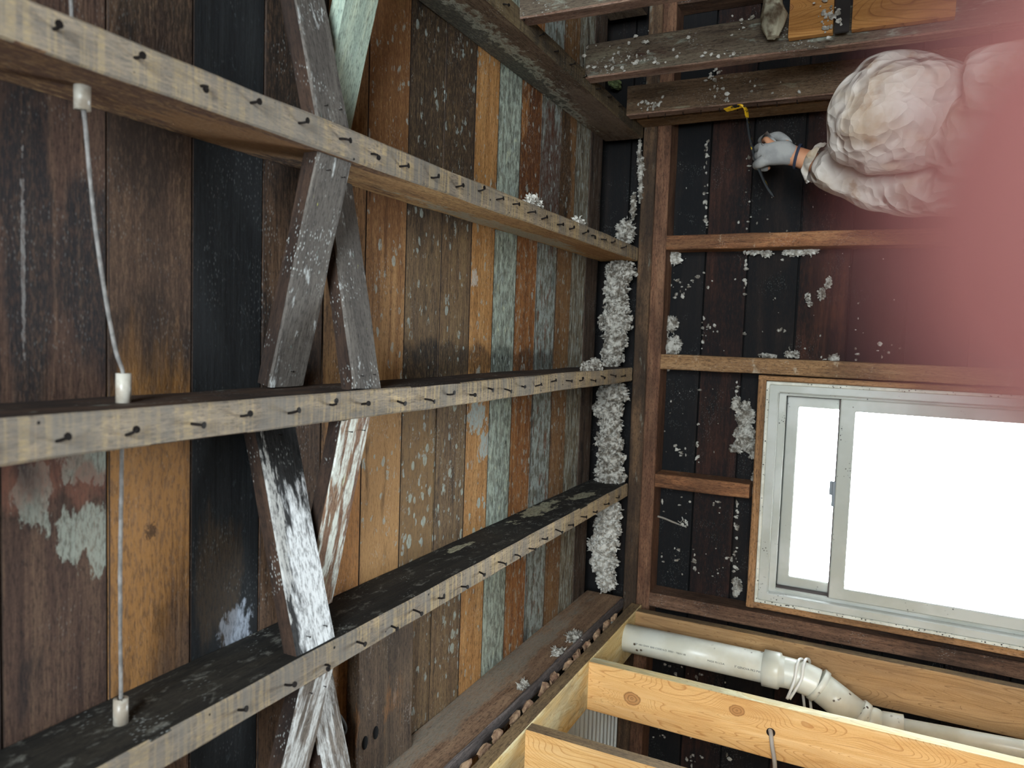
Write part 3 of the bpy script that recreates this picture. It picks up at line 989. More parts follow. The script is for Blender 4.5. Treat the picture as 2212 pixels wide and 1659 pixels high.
def clump(label, pts, n, r=(.006, .014), mat='fluff', name='insulation_clump', spread=.02, kind=None, strands=0, cat='insulation'):
    """pts: list of (centre, (rx,ry,rz)) ellipsoids filled with torn lumps"""
    c0 = Vector(pts[0][0])
    bm = bmesh.new()
    tot = sum(a[1][0] * a[1][1] * a[1][2] for a in pts) ** 1
    for (c, e) in pts:
        k = max(6, int(2.6 * n * (e[0] * e[1] * e[2]) / tot))
        for i in range(k):
            d = Vector((random.gauss(0, 1), random.gauss(0, 1), random.gauss(0, 1))).normalized() * random.uniform(.72, 1.06)
            p = Vector(c) + Vector((d.x * e[0], d.y * e[1], d.z * e[2]))
            # torn look: noise gate leaves hollows
            if len(pts) < 4 and mnoise.noise(p * 45) < -.28:
                continue
            lump_bm(bm, p - c0, random.uniform(*r) * .62, random.random() * 90, 1, 1.3,
                    (random.uniform(.35, 1.5), random.uniform(.35, 1.5), random.uniform(.35, 1.5)))
        if max(e) > .018:
            lump_bm(bm, Vector(c) - c0, 1.0, random.random() * 90, 3, .25, (e[0] * .8, e[1] * .8, e[2] * .8))
    for i in range(strands):
        (c, e) = random.choice(pts)
        d = Vector((random.gauss(0, 1), random.gauss(0, 1), random.gauss(0, 1))).normalized()
        p = Vector(c) - c0 + Vector((d.x * e[0], d.y * e[1], d.z * e[2]))
        q = p + d * random.uniform(.004, .014)
        tube_bm(bm, [p, (p + q) / 2 + Vector((random.uniform(-.004, .004),) * 3), q], [.0022, .0016, .0006], 5)
    o = link(name, tomesh(bm), M[mat], None, Matrix.Translation(c0))
    tag(o, label, cat, kind=kind)
    return o


def ell(x0, x1, y, z0, z1, ry=.028):
    """row of ellipsoids along X filling the eave gap"""
    n = max(1, int(round((x1 - x0) / .06)))
    out = []
    for i in range(n):
        x = x0 + (x1 - x0) * (i + .5) / n
        zz = (z0 + z1) / 2 + random.uniform(-.012, .012)
        out.append(((x, y + random.uniform(-.008, .008), zz), (.045, ry, (z1 - z0) / 2 * random.uniform(.6, 1.15))))
    return out


clump('large grey insulation mass above the plate between upper and middle nailed joists',
      ell(-.09, .255, 2.466, 2.272, 2.392, .034), 620, (.005, .012), strands=40)
clump('insulation mass above the plate just below the middle joist', ell(-.50, -.165, 2.466, 2.272, 2.385, .034), 560, (.005, .012), strands=40)
clump('insulation mass above the plate between lower nailed joist and brown joist', ell(-.885, -.575, 2.466, 2.272, 2.388, .034), 540,
      (.005, .012), mat='fluff_w', strands=40)
clump('small insulation clump above the plate on the upper side of the upper nailed joist',
      ell(.325, .40, 2.470, 2.27, 2.325, .02), 110, (.004, .010), strands=16)
clump('thin torn line of insulation along the plate edge under the dark joist', ell(.42, .66, 2.478, 2.266, 2.285, .01), 90, (.003, .008))
p = spot(1255, 785, 0, -.088)
clump('insulation tuft sitting on the side of the middle joist near the plate', [((-.088, 2.17, 2.29), (.022, .05, .022)),
                                                                            ((-.092, 2.08, 2.28), (.014, .05, .012))], 90, (.004, .010), strands=14)
clump('shredded pale tuft on top of the upper nailed joist', [((.322, 1.66, 2.278), (.014, .05, .012))], 36, (.003, .008), 'fluff_w', strands=34)
clump('small pale tuft on the upper nailed joist nearer the plate', [((.318, 1.95, 2.274), (.010, .05, .008))], 22, (.003, .007), 'fluff_w', strands=10)
# in the stud bays of the window wall
def at_wall(px, py, d=.018):
    return spot(px, py, 1, YS - d)


def wclump(label, spots, n, r=(.004, .010), mat='fluff', strands=0, d=.018):
    pts = []
    for (px, py, rx, rz) in spots:
        c = at_wall(px, py, d)
        pts.append((tuple(c), (rx, d * .8, rz)))
    clump(label, pts, n, r, mat, strands=strands)


wclump('grey insulation clump stuck beside the plate above the tan stud',
       [(1447, 700, .03, .03), (1452, 748, .035, .035), (1435, 725, .02, .015)], 120, strands=10)
wclump('tall ragged insulation clump hanging beside the window\'s left frame',
       [(1610, 900, .05, .03), (1608, 945, .045, .035), (1590, 870, .02, .015), (1628, 975, .03, .015), (1590, 968, .015, .02)], 260, strands=20)
wclump('insulation tuft under the plate end of the orange stud', [(1450, 555, .025, .03), (1462, 562, .015, .02)], 70, mat='fluff_w', strands=8)
wclump('pale insulation strip under the orange stud', [(1630, 545, .008, .035), (1655, 548, .01, .02)], 50, (.003, .007), 'fluff_w', 8)
wclump('pale insulation strip under the orange stud, nearer the blurred finger', [(1715, 545, .013, .045), (1750, 542, .012, .03)], 70, (.003, .008), 'fluff_w', 8)
wclump('row of insulation bits on top of the tan stud', [(1660, 768, .008, .03), (1710, 765, .012, .025), (1800, 775, .012, .02)], 70, (.003, .007), strands=6)
wclump('dirty insulation clump round the knot hole in the sheathing', [(1745, 640, .012, .01), (1775, 635, .02, .012), (1790, 610, .02, .01), (1750, 655, .01, .008)], 60, (.003, .007))
wclump('ragged insulation clump near the lower left corner of the window', [(1592, 1265, .03, .015), (1591, 1278, .02, .01)], 60)
wclump('insulation clump by the window frame beside the short orange stud', [(1632, 1035, .035, .012), (1628, 1060, .02, .01)], 60)
wclump('pale bent shred of insulation on a twig, under the short orange stud', [(1478, 1130, .012, .012)], 14, (.003, .007), 'fluff_w', 6)
tag(tube('twig', [at_wall(1405, 1112, .03), at_wall(1430, 1118, .03), at_wall(1455, 1128, .02), at_wall(1472, 1135, .01)], [.004, .0035, .003, .002],
         plain('pale_bark', '8e877c', .9, 0, 1, 200), smoothpts=4, wob=.4), 'pale curved twig sticking out from the plate below the short stud', 'twig')
# crumbs on sheathing and along the seams: nobody could count them
random.seed(21)
bm = bmesh.new()
base = Vector((0, YS - .004, 2.0))


def crumb(px, py, r):
    p = spot(px, py, 1, YS - r * .5)
    lump_bm(bm, p - base, r, random.random() * 90, 1, .8, (random.uniform(.6, 1.5), .7, random.uniform(.6, 1.5)))


for (x0, y0, x1, y1, n) in ((1527, 300, 1523, 500, 26), (1618, 330, 1614, 500, 10), (1523, 560, 1518, 760, 8), (1612, 560, 1606, 760, 14),
                            (1510, 810, 1506, 1010, 7), (1592, 810, 1590, 880, 10), (1592, 1085, 1588, 1240, 26), (1503, 1160, 1498, 1240, 5),
                            (1500, 1480, 1498, 1640, 6), (1575, 1490, 1572, 1640, 12), (1545, 130, 1548, 160, 6), (1638, 90, 1636, 160, 4)):
    for i in range(n):
        t = random.random()
        crumb(x0 + (x1 - x0) * t + random.gauss(0, 2), y0 + (y1 - y0) * t, random.uniform(.002, .0065))
for (cx, cy, sx, sy, n) in ((1475, 605, 25, 12, 14), (1468, 635, 8, 6, 8), (1540, 710, 9, 8, 8), (1470, 975, 18, 8, 8), (1550, 1090, 8, 10, 6),
                            (1450, 1205, 12, 14, 9), (1575, 1215, 10, 14, 12), (1495, 1240, 60, 8, 5), (1465, 1090, 25, 20, 5),
                            (1830, 760, 50, 10, 8), (1880, 740, 40, 20, 7), (1690, 716, 10, 5, 4), (1440, 1050, 4, 10, 3),
                            (1455, 1440, 10, 8, 6), (1500, 1465, 8, 6, 6), (1430, 1590, 10, 8, 6), (1490, 1640, 10, 12, 8), (1560, 1490, 25, 15, 8),
                            (1500, 1052, 9, 3, 6), (1590, 1070, 10, 3, 4), (1435, 795, 4, 4, 5), (1640, 470, 30, 20, 4), (1700, 590, 60, 50, 6)):
    for i in range(n):
        crumb(random.gauss(cx, sx), random.gauss(cy, sy), random.uniform(.0018, .006))
for i in range(25):
    crumb(random.uniform(1420, 1640), random.uniform(820, 1240), random.uniform(.001, .0028))
for i in range(30):
    crumb(random.uniform(1430, 1950), random.uniform(300, 760), random.uniform(.001, .0028))
o = link('insulation_crumbs', tomesh(bm), M['fluff'], None, Matrix.Translation(base))
tag(o, 'pale insulation crumbs scattered over the dark sheathing boards and their seams', 'insulation crumbs', kind='stuff')
random.seed(33)
bm = bmesh.new()
base = Vector((.70, 2.29, 2.0))
for (cx, cy, sx, sy, n, yy) in ((1545, 175, 8, 16, 26, 2.29), (1570, 215, 6, 6, 10, 2.29), (1405, 228, 12, 8, 26, 2.29), (1395, 110, 60, 20, 26, 1.925),
                                (1330, 130, 40, 14, 26, 1.925), (1600, 60, 12, 10, 8, 1.925), (1790, 40, 14, 18, 40, 1.895), (1550, 120, 30, 4, 8, 1.925),
                                (1640, 185, 30, 12, 6, 2.29)):
    for i in range(n):
        p = spot(random.gauss(cx, sx), random.gauss(cy, sy), 1, yy)
        if p.x < .703:
            continue
        lump_bm(bm, p - base, random.uniform(.0015, .0055), random.random() * 90, 1, .8, (1, .7, random.uniform(.7, 1.5)))
o = link('insulation_crumbs', tomesh(bm), M['fluff_w'], None, Matrix.Translation(base))
tag(o, 'white insulation crumbs sticking to the studs of the right-hand partition', 'insulation crumbs', kind='stuff')
# tufts over the new partition plate
for (px, py, r, lab) in ((1240, 1375, .024, 'spiky grey tuft rising from the lath over the new plate, nearer the window wall'),
                         (1205, 1408, .018, 'low lumpy grey tuft between the two spiky tufts over the new plate'),
                         (1130, 1480, .013, 'small spiky tuft over the new plate, farthest from the window wall')):
    p = spot(px, py, 0, -.905)
    clump(lab, [(tuple(p), (r * .5, r * 1.5, r * .8))], 46, (.003, .008), 'fluff', strands=30)
M['green_fibre'] = plain('yellow_green_batt', '7f8a55', 1, 0, .8, 120, var=('5c6640', 30))
o = lump('insulation_batt', spot(1340, 178, 2, 2.37) + Vector((0, 0, .02)), .05, M['green_fibre'], 3, 4, .3, (.35, .9, .35))
tag(o, 'yellow-green insulation batt scrap glimpsed between the right-hand studs', 'insulation')

# ribbed panel beyond the partition
bm = bmesh.new()
n = 110
x0, x1, y0, y1 = -1.75, -1.08, 1.75, 2.455
prev = None
for i in range(n + 1):
    y = y0 + (y1 - y0) * i / n
    ph = (i % 6)
    z = 2.262 - (.009 if ph in (1, 2, 3) else 0.0)
    r = [bm.verts.new((x, y, z)) for x in (x0, x1)] + [bm.verts.new((x, y, z + .002)) for x in (x1, x0)]
    if prev:
        for k in range(4):
            bm.faces.new((prev[k], prev[(k + 1) % 4], r[(k + 1) % 4], r[k]))
    else:
        bm.faces.new(r[::-1])
    prev = r
bm.faces.new(prev)
o = link('ribbed_panel', tomesh(bm), plain('white_ribbed_plastic', 'd4d9d6', .5, 0, .1, 40))
tag(o, 'white ribbed panel seen beyond the new partition', 'panel')

# ------------------------------------------------------------------ drain pipe
YD = 2.30
M['pvc'] = plain('white_pvc', 'dcdcd0', .32, 0, .04, 20, var=('cfcdbd', 9), specks=('4a3a28', 60, .62))
pv = empty('drain_pipe', spot(1358, 1378, 1, YD))
tag(pv, 'white plastic drain pipe with couplings, elbow and reducer in the new partition bay', 'pipe')


def mid(ax_, ay, bx, by):
    return spot((ax_ + bx) / 2, (ay + by) / 2, 1, YD)


A0 = mid(1358, 1348, 1350, 1408)
A1 = mid(1655, 1410, 1650, 1475)
A0 = Vector((A1.x, YD, 2.24))
R1 = .0445
tube('pipe_run', [A0, A1 + Vector((0, 0, -.01))], R1, M['pvc'], pv, 40)
tube('coupling', [A1 + Vector((0, 0, .006)), A1 + Vector((0, 0, .004)), A1 + Vector((0, 0, -.040)), A1 + Vector((0, 0, -.043)),
                  A1 + Vector((0, 0, -.046)), A1 + Vector((0, 0, -.06))],
     [R1 + .001, R1 + .0085, R1 + .0085, R1 + .0075, R1 + .001, R1], M['pvc'], pv, 40)
E1 = A1 + Vector((0, 0, -.05))
E2 = spot(1765, 1478, 1, YD)
E3 = spot(1850, 1545, 1, YD)
E4 = spot(1905, 1563, 1, YD)
E5 = spot(1945, 1570, 1, YD)
E6 = spot(2212, 1620, 1, YD)
dirn = (E3 - E2).normalized()
tube('elbow', [E1 + Vector((0, 0, .01)), E1 + Vector((0, 0, -.015)), E1.lerp(E2, .6) + Vector((.004, 0, 0)), E2], [R1, R1, R1 + .001, R1], M['pvc'], pv, 40, smoothpts=6)
tube('collar', [E2 - dirn * .004, E2 - dirn * .003, E2 + dirn * .012, E2 + dirn * .014], [R1, R1 + .006, R1 + .006, R1], M['pvc'], pv, 40)
tube('pipe_offset', [E2, E3], R1, M['pvc'], pv, 40)
tube('collar', [E3 - dirn * .004, E3 - dirn * .003, E3 + dirn * .016, E3 + dirn * .018], [R1, R1 + .0065, R1 + .0065, R1], M['pvc'], pv, 40)
tube('reducer', [E3 + dirn * .01, E3 + dirn * .03, E3.lerp(E4, .7), E4, E5], [R1, R1, .037, .031, .0285], M['pvc'], pv, 40, smoothpts=6)
d2 = (E6 - E5).normalized()
tube('coupling', [E4, E4 + d2 * .001, E5 + d2 * .008, E5 + d2 * .009], [.028, .034, .034, .028], M['pvc'], pv, 32)
tube('thin_pipe', [E5, E6, E6 + (E6 - E5) * 2.6], .0245, M['pvc'], pv, 32)
M['ink'] = plain('black_print', '2a2a28', .6)


def pipe_text(txt, z, ang, size, run=None):
    cu = bpy.data.curves.new('lettering', 'FONT')
    cu.body = txt
    cu.size = size
    ob = bpy.data.objects.new('lettering_source', cu)
    C.objects.link(ob)
    dg = bpy.context.evaluated_depsgraph_get()
    me = bpy.data.meshes.new_from_object(ob.evaluated_get(dg))
    bpy.data.objects.remove(ob)
    R_ = R1 + .0004
    for v in me.vertices:
        x, y = v.co.x, v.co.y
        th = ang + y / R_
        # angle measured from the -Y side towards +X
        v.co = Vector((A1.x + math.sin(th) * R_, YD - math.cos(th) * R_, z - x))
    me.materials.clear()
    link('printed_lettering', me, M['ink'], pv)


pipe_text('NSF 1001 DWV  BAR CODE N.O. 30001 - 700/01 88', 2.150, .05, .0075)
pipe_text('MADE IN U.S.A.', 1.918, .0, .0078)
pipe_text('3" GENOVA PK3 PVC', 1.838, .0, .0085)
# white cables tied round the elbow
M['cable'] = plain('white_cable', 'e0e0da', .45)
for k in range(2):
    o_ = k * 14
    P_ = [spot(1700 + o_ * .4, 1510, 1, 2.20), spot(1716 + o_, 1470, 1, 2.235), spot(1722 + o_, 1435, 1, 2.245), spot(1728 + o_, 1424, 1, 2.28),
          spot(1735 + o_, 1430, 1, 2.36), spot(1732 + o_, 1470, 1, 2.37), spot(1738 + o_, 1530, 1, 2.37), spot(1745 + o_, 1600, 1, 2.37)]
    tag(tube('white_cable', P_, .0042, M['cable'], smoothpts=6, seg=10),
        ['white cable looped round the drain elbow, the strand nearer the coupling', 'white cable looped round the drain elbow, the strand nearer the thin pipe'][k], 'cable')
# cable through the hole of the middle stud
hp = spot(1665, 1582, 1, 1.949)
for k, (yy) in enumerate((1.9495,)):
    bm = bmesh.new()
    bmesh.ops.create_cone(bm, cap_ends=True, segments=20, radius1=.011, radius2=.011, depth=.001)
    link('drilled_hole', tomesh(bm), plain('drilled_hole_dark', '1c0f08', 1), sb_, Matrix.Translation(hp) @ Matrix.Rotation(math.radians(90), 4, 'X'))
tag(tube('grey_cable', [hp + Vector((.004, .03, .01)), hp + Vector((.003, -.004, 0)), spot(1668, 1612, 1, 1.93), spot(1674, 1659, 1, 1.91),
                        spot(1672, 1760, 1, 1.9)], [.0055] * 5, plain('grey_flat_cable', 'a49c92', .5), smoothpts=6, seg=10),
    'grey flat cable coming out of the hole in the bright pine stud', 'cable')

# ------------------------------------------------------------------ people
M['skin'] = plain('skin', 'c08a68', .55, 0, .2, 120, var=('a86e50', 12))


def skin_mesh(verts, edges, root=0, sub=2):
    """verts: (co, radius). grows one continuous surface"""
    me = bpy.data.meshes.new('body')
    me.from_pydata([Vector(v[0]) for v in verts], edges, [])
    ob = bpy.data.objects.new('tmp_body', me)
    C.objects.link(ob)
    md = ob.modifiers.new('skin', 'SKIN')
    md.use_smooth_shade = True
    md.branch_smoothing = .6
    for i, v in enumerate(verts):
        r = v[1]
        ob.data.skin_vertices[0].data[i].radius = r if isinstance(r, tuple) else (r, r)
        ob.data.skin_vertices[0].data[i].use_root = (i == root)
    sb = ob.modifiers.new('sub', 'SUBSURF')
    sb.levels = sub
    sb.render_levels = sub
    dg = bpy.context.evaluated_depsgraph_get()
    out = bpy.data.meshes.new_from_object(ob.evaluated_get(dg))
    bpy.data.objects.remove(ob)
    for p in out.polygons:
        p.use_smooth = True
    return out


def hand_chain(V, E, wrist_i, wrist, fwd, back, thumbdir, curl, k=1.0, rf=.0085, cs=None):
    """adds palm, five fingers. fwd: wrist->knuckles, back: out of the back of the hand, thumbdir: towards the thumb side"""
    fwd, back, th = fwd.normalized(), back.normalized(), thumbdir.normalized()

    def add(p, r, par):
        V.append((tuple(p), r))
        E.append((par, len(V) - 1))
        return len(V) - 1
    palm = add(wrist + fwd * .045 * k, .026 * k, wrist_i)
    for f in range(4):
        off = (.030 - f * .020) * k
        ln = [.043, .048, .045, .035][f] * k
        kn = wrist + fwd * (.088 - abs(f - 1.2) * .004) * k + th * off
        a = add(kn, rf * 1.15 * k, palm)
        ang = 0
        p = kn
        c_ = curl if cs is None else cs[f]
        for s_, (l, da) in enumerate(((ln, c_), (ln * .62, c_ * 1.1), (ln * .5, c_ * .8))):
            ang += da
            d = fwd * math.cos(ang) - back * math.sin(ang)
            p = p + d * l
            a = add(p, rf * (1.0 - .09 * s_) * k, a)
    b0 = add(wrist + fwd * .030 * k + th * .030 * k - back * .006 * k, .0135 * k * rf / .0112, palm)
    b1 = add(wrist + fwd * .062 * k + th * .046 * k - back * .022 * k, .0118 * k * rf / .0112, b0)
    add(wrist + fwd * .088 * k + th * .036 * k - back * .036 * k, .0105 * k * rf / .0112, b1)


# ---- the worker
YW = 2.25
HW = spot(1722, 338, 1, YW)          # wrist
HK = spot(1622, 322, 1, YW)          # knuckles
EL = spot(1885, 396, 1, 2.22)        # elbow
HD = Vector((.556, 2.05, 1.545))     # head centre
SH_L = Vector((.36, 2.12, 1.36))
SH_R = Vector((.60, 1.90, 1.35))
chest = Vector((.48, 2.01, 1.27))
pelvis = Vector((.45, 1.97, .80))
fwdp = Vector((.7, .7, 0)).normalized()
leftp = Vector((-.7, .7, 0)).normalized()


def body_graph(g, hands=True, headr=.085, feet=True, wrist_cut=0.0, wr_r=None):
    V = [(tuple(pelvis), .13 + g), (tuple((pelvis + chest) / 2), .12 + g), (tuple(chest), .135 + g),
         (tuple(chest.lerp(HD, .42)), .062 + g)]
    E = [(0, 1), (1, 2), (2, 3)]

    def add(p, r, par):
        V.append((tuple(p), r))
        E.append((par, len(V) - 1))
        return len(V) - 1
    nk = add(HD + Vector((0, 0, -.075)), .06 + g, 3)
    h1 = add(HD + Vector((0, 0, 0)), headr + g, nk)
    add(HD + Vector((0, 0, .052)), headr * .85 + g, h1)
    # left arm, raised
    a = add(SH_L, .062 + g, 2)
    a = add(SH_L.lerp(EL, .55), .050 + g, a)
    a = add(EL, .043 + g, a)
    a = add(EL.lerp(HW, .45), .040 + g, a)
    fore = (HW - EL)
    wr = HW - fore.normalized() * wrist_cut
    if wr_r:
        a = add(EL.lerp(HW, .80), wr_r + .002, a)
    a = add(wr, wr_r or (.029 + g * .9), a)
    lw = a
    # right arm, bent in front
    er = SH_R + Vector((-.03, -.02, -.27))
    a = add(SH_R, .062 + g, 2)
    a = add(SH_R.lerp(er, .5), .048 + g, a)
    a = add(er, .042 + g, a)
    wr2 = er + Vector((-.0, .20, .10))
    a = add(er.lerp(wr2, .5), .038 + g, a)
    a = add(wr2, .028 + g, a)
    rw = a
    for sgn in (1, -1):
        hip = pelvis + leftp * .095 * sgn + Vector((0, 0, -.06))
        kn_ = hip + Vector((0, .01, -.40)) + fwdp * .03
        an = Vector((hip.x, hip.y, ZF + .085)) + leftp * .03 * sgn
        a = add(hip, .092 + g, 0)
        a = add(hip.lerp(kn_, .5), .08 + g, a)
        a = add(kn_, .058 + g, a)
        a = add(kn_.lerp(an, .35), .056 + g, a)
        a = add(an, .038 + g * (1 if not feet else .6), a)
        if feet:
            a = add(an + Vector((0, 0, -.045)), .036, a)
            add(an + fwdp * .13 + Vector((0, 0, -.055)), .030, a)
    return V, E, lw, rw, wr2


V, E, lw, rw, wr2 = body_graph(-.030, headr=.085, wr_r=.031)
hf = (HK - HW)
hb = Vector((.05, -1, .25))
hb = (hb - hf.normalized() * hb.dot(hf.normalized())).normalized()
ht = hf.cross(hb).normalized()
if ht.x < 0:
    ht = -ht
hand_chain(V, E, lw, HW, hf, hb, ht, 1.15, 1.15, rf=.0065)
hand_chain(V, E, rw, wr2, Vector((.1, 1, .3)), Vector((.2, -.3, 1)), Vector((-1, 0, 0)), .9)
body = link('person', skin_mesh(V, E), M['skin'])
tag(body, 'person in a dusty white hooded coverall reaching up with a pry bar', 'person')
# face, on the far side of the hood
fm = bmesh.new()
bmesh.ops.create_uvsphere(fm, u_segments=32, v_segments=24, radius=1)
for v in fm.verts:
    x, y, z = v.co
    X = x * .070
    Y = y * .088
    Z = z * .105
    if y > 0:
        Y += .020 * math.exp(-((x / .22) ** 2 + ((z + .12) / .28) ** 2))      # nose
        Y -= .008 * math.exp(-(((abs(x) - .42) / .2) ** 2 + ((z - .08) / .16) ** 2))   # eye sockets
        Y += .006 * math.exp(-((x / .4) ** 2 + ((z + .5) / .12) ** 2))       # lips
        Y += .006 * math.exp(-((x / .4) ** 2 + ((z + .85) / .2) ** 2))       # chin
        X *= 1 - .18 * max(0, -z - .3)
    v.co = (X, Y, Z)
rotf = Matrix.Rotation(math.radians(-45), 4, 'Z')
link('face', tomesh(fm), M['skin'], body, Matrix.Translation(HD + Vector((0, 0, -.005))) @ rotf, True)
for sgn in (1, -1):
    bm = bmesh.new()
    bmesh.ops.create_uvsphere(bm, u_segments=12, v_segments=8, radius=.012)
    link('eye', tomesh(bm), plain('eye_white', 'd8d4cc', .2), body,
         Matrix.Translation(HD) @ rotf @ Matrix.Translation((.030 * sgn, .075, .006)), True)

# coverall
s = NT('dusty_white_coverall')
P, Q = s.coord(False)
c = s.mix(s.step(s.noise(Q, 5, 5, .6), .45, .7), 'cfc6bc', 'a8957c')
c = s.mix(s.math('MULTIPLY', s.step(s.noise(Q, 14, 4, .6), .56, .7), .6), c, '9a7a54')
s.put(s.b.inputs['Base Color'], c)
s.b.inputs['Roughness'].default_value = .75
n1 = s.noise(s.vop('ADD', s.vmul(Q, (1, 1, .7)), (3, 3, 3)), 6, 1.5, .45, 1.2)
vd = s.vop('ADD', Q, s.vmul(s.n('ShaderNodeTexNoise', {'Vector': Q, 'Scale': 9.0}).outputs['Color'], (.10, .10, .10)))
n1 = s.voro(vd, 11).outputs['Distance']
n2 = s.noise(Q, 17, 1.5, .45, 1.2)
n2 = s.voro(vd, 27).outputs['Distance']
hh = s.math('ADD', n1, s.math('MULTIPLY', n2, .4))
s.put(s.b.inputs['Normal'], s.bump(hh, .9, .028))
M['tyvek'] = s.m
V, E, lw, rw, _ = body_graph(.022, headr=.098, feet=False, wrist_cut=.052)
cov = skin_mesh(V, E, sub=3)
for v in cov.vertices:
    n = v.normal
    q = v.co
    d = abs(mnoise.noise(q * 8)) * .020 + mnoise.noise(q * 17) * .003
    # keep the face free: pull the front of the hood back
    v.co = q + n * d
cv = link('coverall', cov, M['tyvek'], body)
# hood: a loose shell over head
hm = bmesh.new()
bmesh.ops.create_uvsphere(hm, u_segments=72, v_segments=54, radius=1)
for v in hm.verts:
    n = v.co.copy()
    q = Vector((n.x * .132, n.y * .139, n.z * .125))
    if n.z < 0:
        q.z *= 1.6
        q.x *= 1 - .1 * n.z
    d = 1 + abs(mnoise.noise(n * 1.3 + Vector((1, 4, 2)))) * .16 + mnoise.noise(n * 3.1) * .03
    v.co = q * d
kill = [f for f in hm.faces if f.calc_center_median().normalized().y > .80 and abs(f.calc_center_median().z) < .09]
bmesh.ops.delete(hm, geom=kill, context='FACES')
hd = link('hood', tomesh(hm), M['tyvek'], body, Matrix.Translation(HD + Vector((0.006, 0, -.018))) @ rotf, True)
sm = hd.modifiers.new('thickness', 'SOLIDIFY')
sm.thickness = .0015
# gathered cuff
cf = HW - (HW - EL).normalized() * .050
bm = bmesh.new()
dirf = (HW - EL).normalized()
tube_bm(bm, [Vector((0, 0, 0)) + dirf * t for t in (-.012, -.004, .004, .010, .013)], [.052, .052, .048, .043, .040], 36, cap=False, wob=.25)
link('cuff', tomesh(bm), M['tyvek'], body, Matrix.Translation(cf))
# gloves
M['glove'] = plain('grey_knit_glove', '9a9894', .9, 0, .5, 500, var=('868583', 20))
M['glove_tip'] = plain('dark_glove_coating', '4e5052', .7, 0, .5, 200)
for (Wp, f_, b_v, t_, cu, nm) in ((HW, hf, hb, ht, 1.15, 'glove'), (wr2, Vector((.1, 1, .3)), Vector((.2, -.3, 1)), Vector((-1, 0, 0)), .9, 'glove')):
    f_ = f_.normalized()
    V = [(tuple(Wp - f_ * .004), .0325), (tuple(Wp + f_ * .018), .0335)]
    E = [(0, 1)]
    hand_chain(V, E, 1, Wp, f_, b_v, t_, cu, 1.18, rf=.0112)
    V[2] = (V[2][0], (.044, .032))
    g = link(nm, skin_mesh(V, E), M['glove'], body)
    bm = bmesh.new()
    tube_bm(bm, [f_ * -.006, f_ * -.002, f_ * .002], [.0345, .0355, .0345], 28, cap=False)
    link('cuff_band', tomesh(bm), plain('dark_blue_band', '23293a', .8), g, Matrix.Translation(Wp))
for sgn in (1, -1):
    hip = pelvis + leftp * .095 * sgn
    an = Vector((hip.x, hip.y, ZF)) + leftp * .03 * sgn
    V = [(tuple(an + Vector((0, 0, .15))), .055), (tuple(an + Vector((0, 0, .06))), .052), (tuple(an + fwdp * .08 + Vector((0, 0, .048))), .045),
         (tuple(an + fwdp * .17 + Vector((0, 0, .042))), .040), (tuple(an - fwdp * .045 + Vector((0, 0, .045))), .042)]
    link('boot', skin_mesh(V, [(0, 1), (1, 2), (2, 3), (1, 4)]), plain('brown_boot', '3c2c20', .6), body)

# ---- pry bar held in the glove
M['steel_y'] = NT('black_and_yellow_steel')
s = M['steel_y']
P, Q = s.coord(False)
cc = s.mix(s.step(s.noise(Q, 35, 3), .42, .47), '1c1c1c', 'd8a81c')
s.put(s.b.inputs['Base Color'], cc)
s.b.inputs['Roughness'].default_value = .45
s.b.inputs['Metallic'].default_value = .3
M['steel_y'] = s.m
s = NT('worn_black_steel')
P, Q = s.coord(False)
s.put(s.b.inputs['Base Color'], s.mix(s.step(s.noise(Q, 50, 3), .60, .64), '26282a', 'b8962c'))
s.b.inputs['Roughness'].default_value = .4
s.b.inputs['Metallic'].default_value = .4
M['steel_k'] = s.m
bar = empty('pry_bar', spot(1640, 345, 1, YW + .03))
tag(bar, 'flat pry bar with a worn yellow hook in the worker\'s gloved hand', 'pry bar')


def ribbon(name, pts, wid, th, nrm, mat, parent):
    bm = bmesh.new()
    pts = [Vector(p) for p in pts]
    # smooth
    out = []
    for i in range(len(pts) - 1):
        p0, p1, p2, p3 = pts[max(i - 1, 0)], pts[i], pts[i + 1], pts[min(i + 2, len(pts) - 1)]
        for k in range(6):
            t = k / 6
            out.append(.5 * ((2 * p1) + (p2 - p0) * t + (2 * p0 - 5 * p1 + 4 * p2 - p3) * t * t + (3 * p1 - p0 - 3 * p2 + p3) * t ** 3))
    out.append(pts[-1])
    o0 = out[0]
    prev = None
    for i, p in enumerate(out):
        t = (out[min(i + 1, len(out) - 1)] - out[max(i - 1, 0)]).normalized()
        wdir = nrm.normalized()
        tdir = t.cross(wdir).normalized()
        u = i / (len(out) - 1)
        ww = wid[0] * (1 - u) + wid[1] * u
        tt = th * (1 if 0.1 < u < .95 else .5)
        r = [bm.verts.new(p - o0 + wdir * a * ww / 2 + tdir * b * tt / 2) for a, b in ((-1, -1), (1, -1), (1, 1), (-1, 1))]
        if prev:
            for k in range(4):
                bm.faces.new((prev[k], prev[(k + 1) % 4], r[(k + 1) % 4], r[k]))
        else:
            bm.faces.new(r[::-1])
        prev = r
    bm.faces.new(prev)
    return link(name, tomesh(bm), mat, parent, Matrix.Translation(o0))


yb = YW + .018
ribbon('hook', [spot(1567, 238, 1, yb), spot(1590, 231, 1, yb), spot(1604, 229, 1, yb), spot(1611, 237, 1, yb), spot(1614, 255, 1, yb)],
       (.016, .010), .0055, Vector((.35, -1, .6)), M['steel_y'], bar)
ribbon('shaft', [spot(1614, 255, 1, yb), spot(1617, 275, 1, yb), spot(1621, 300, 1, yb), spot(1632, 345, 1, yb), spot(1645, 378, 1, yb),
                 spot(1658, 405, 1, yb), spot(1673, 426, 1, yb)],
       (.010, .012), .0055, Vector((0, -1, .2)), M['steel_k'], bar)

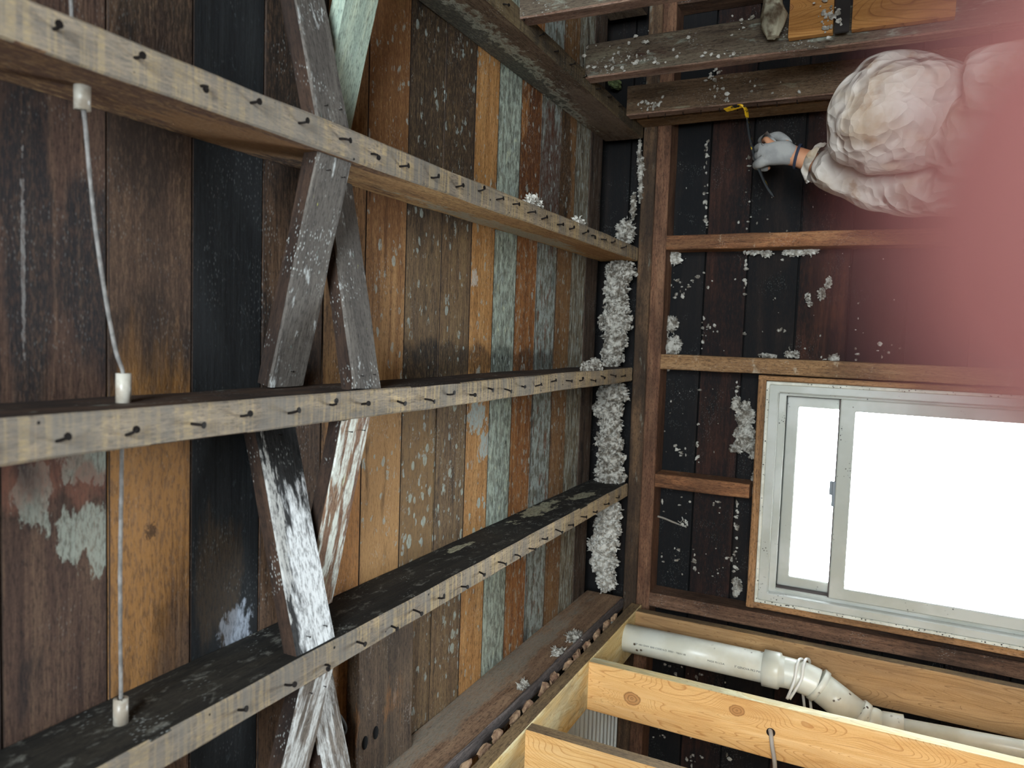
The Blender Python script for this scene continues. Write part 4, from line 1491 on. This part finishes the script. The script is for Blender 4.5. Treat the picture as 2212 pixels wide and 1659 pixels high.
# ---- the photographer's finger over the edge of the lens
s = NT('finger_skin_lit_through')
P, Q = s.coord(False)
s.b.inputs['Base Color'].default_value = lin('8c5c56')
s.b.inputs['Roughness'].default_value = .5
tl = s.n('ShaderNodeBsdfTranslucent', {'Color': lin('c69c9c')})
mx = s.n('ShaderNodeMixShader', {'Fac': .55})
s.t.links.new(s.b.outputs[0], mx.inputs[1])
s.t.links.new(tl.outputs[0], mx.inputs[2])
s.t.links.new(mx.outputs[0], s.out.inputs[0])
M['finger'] = s.m


def rel(r, u, f_):
    """millimetres right, up, forward of the lens"""
    return CAM + (RIGHT * r + UP * u - BACK * f_) * .001


V = [(tuple(rel(125, -8, -30)), .028), (tuple(rel(100, -4, -22)), (.036, .020)), (tuple(rel(72, 3, 2)), .0115), (tuple(rel(48, 4.5, 17)), .0105),
     (tuple(rel(30, 5.0, 20)), .0098), (tuple(rel(18.0, 4.5, 18.5)), .0092), (tuple(rel(10.2, 4.1, 17.5)), .0072)]
E = [(i, i + 1) for i in range(6)]
# wrist and forearm
V.append((tuple(rel(165, -16, -48)), .030)); E.append((0, len(V) - 1))
V.append((tuple(rel(260, -40, -110)), .040)); E.append((len(V) - 2, len(V) - 1))
V.append((tuple(rel(340, -60, -170)), .046)); E.append((len(V) - 2, len(V) - 1))
# other fingers curled round the (unseen) phone edge
for k, (uu, l) in enumerate(((-22, 1.0), (-40, .95), (-56, .8))):
    pts_ = [rel(96, uu * .8, -26), rel(78, uu, -8), rel(60 + k * 4, uu, -4), rel(52 + k * 6, uu, -20)]
    par = 1
    for j, p_ in enumerate(pts_):
        V.append((tuple(p_), .0098 - j * .0006))
        E.append((par, len(V) - 1))
        par = len(V) - 1
V.append((tuple(rel(110, 22, -34)), .014)); E.append((0, len(V) - 1))
V.append((tuple(rel(86, 36, -40)), .0115)); E.append((len(V) - 2, len(V) - 1))
V.append((tuple(rel(66, 38, -44)), .010)); E.append((len(V) - 2, len(V) - 1))
hand = link('hand', skin_mesh(V, E, root=1, sub=3), M['finger'])
tag(hand, 'photographer\'s hand, its out-of-focus reddish fingertip covering the right edge of the view', 'hand')
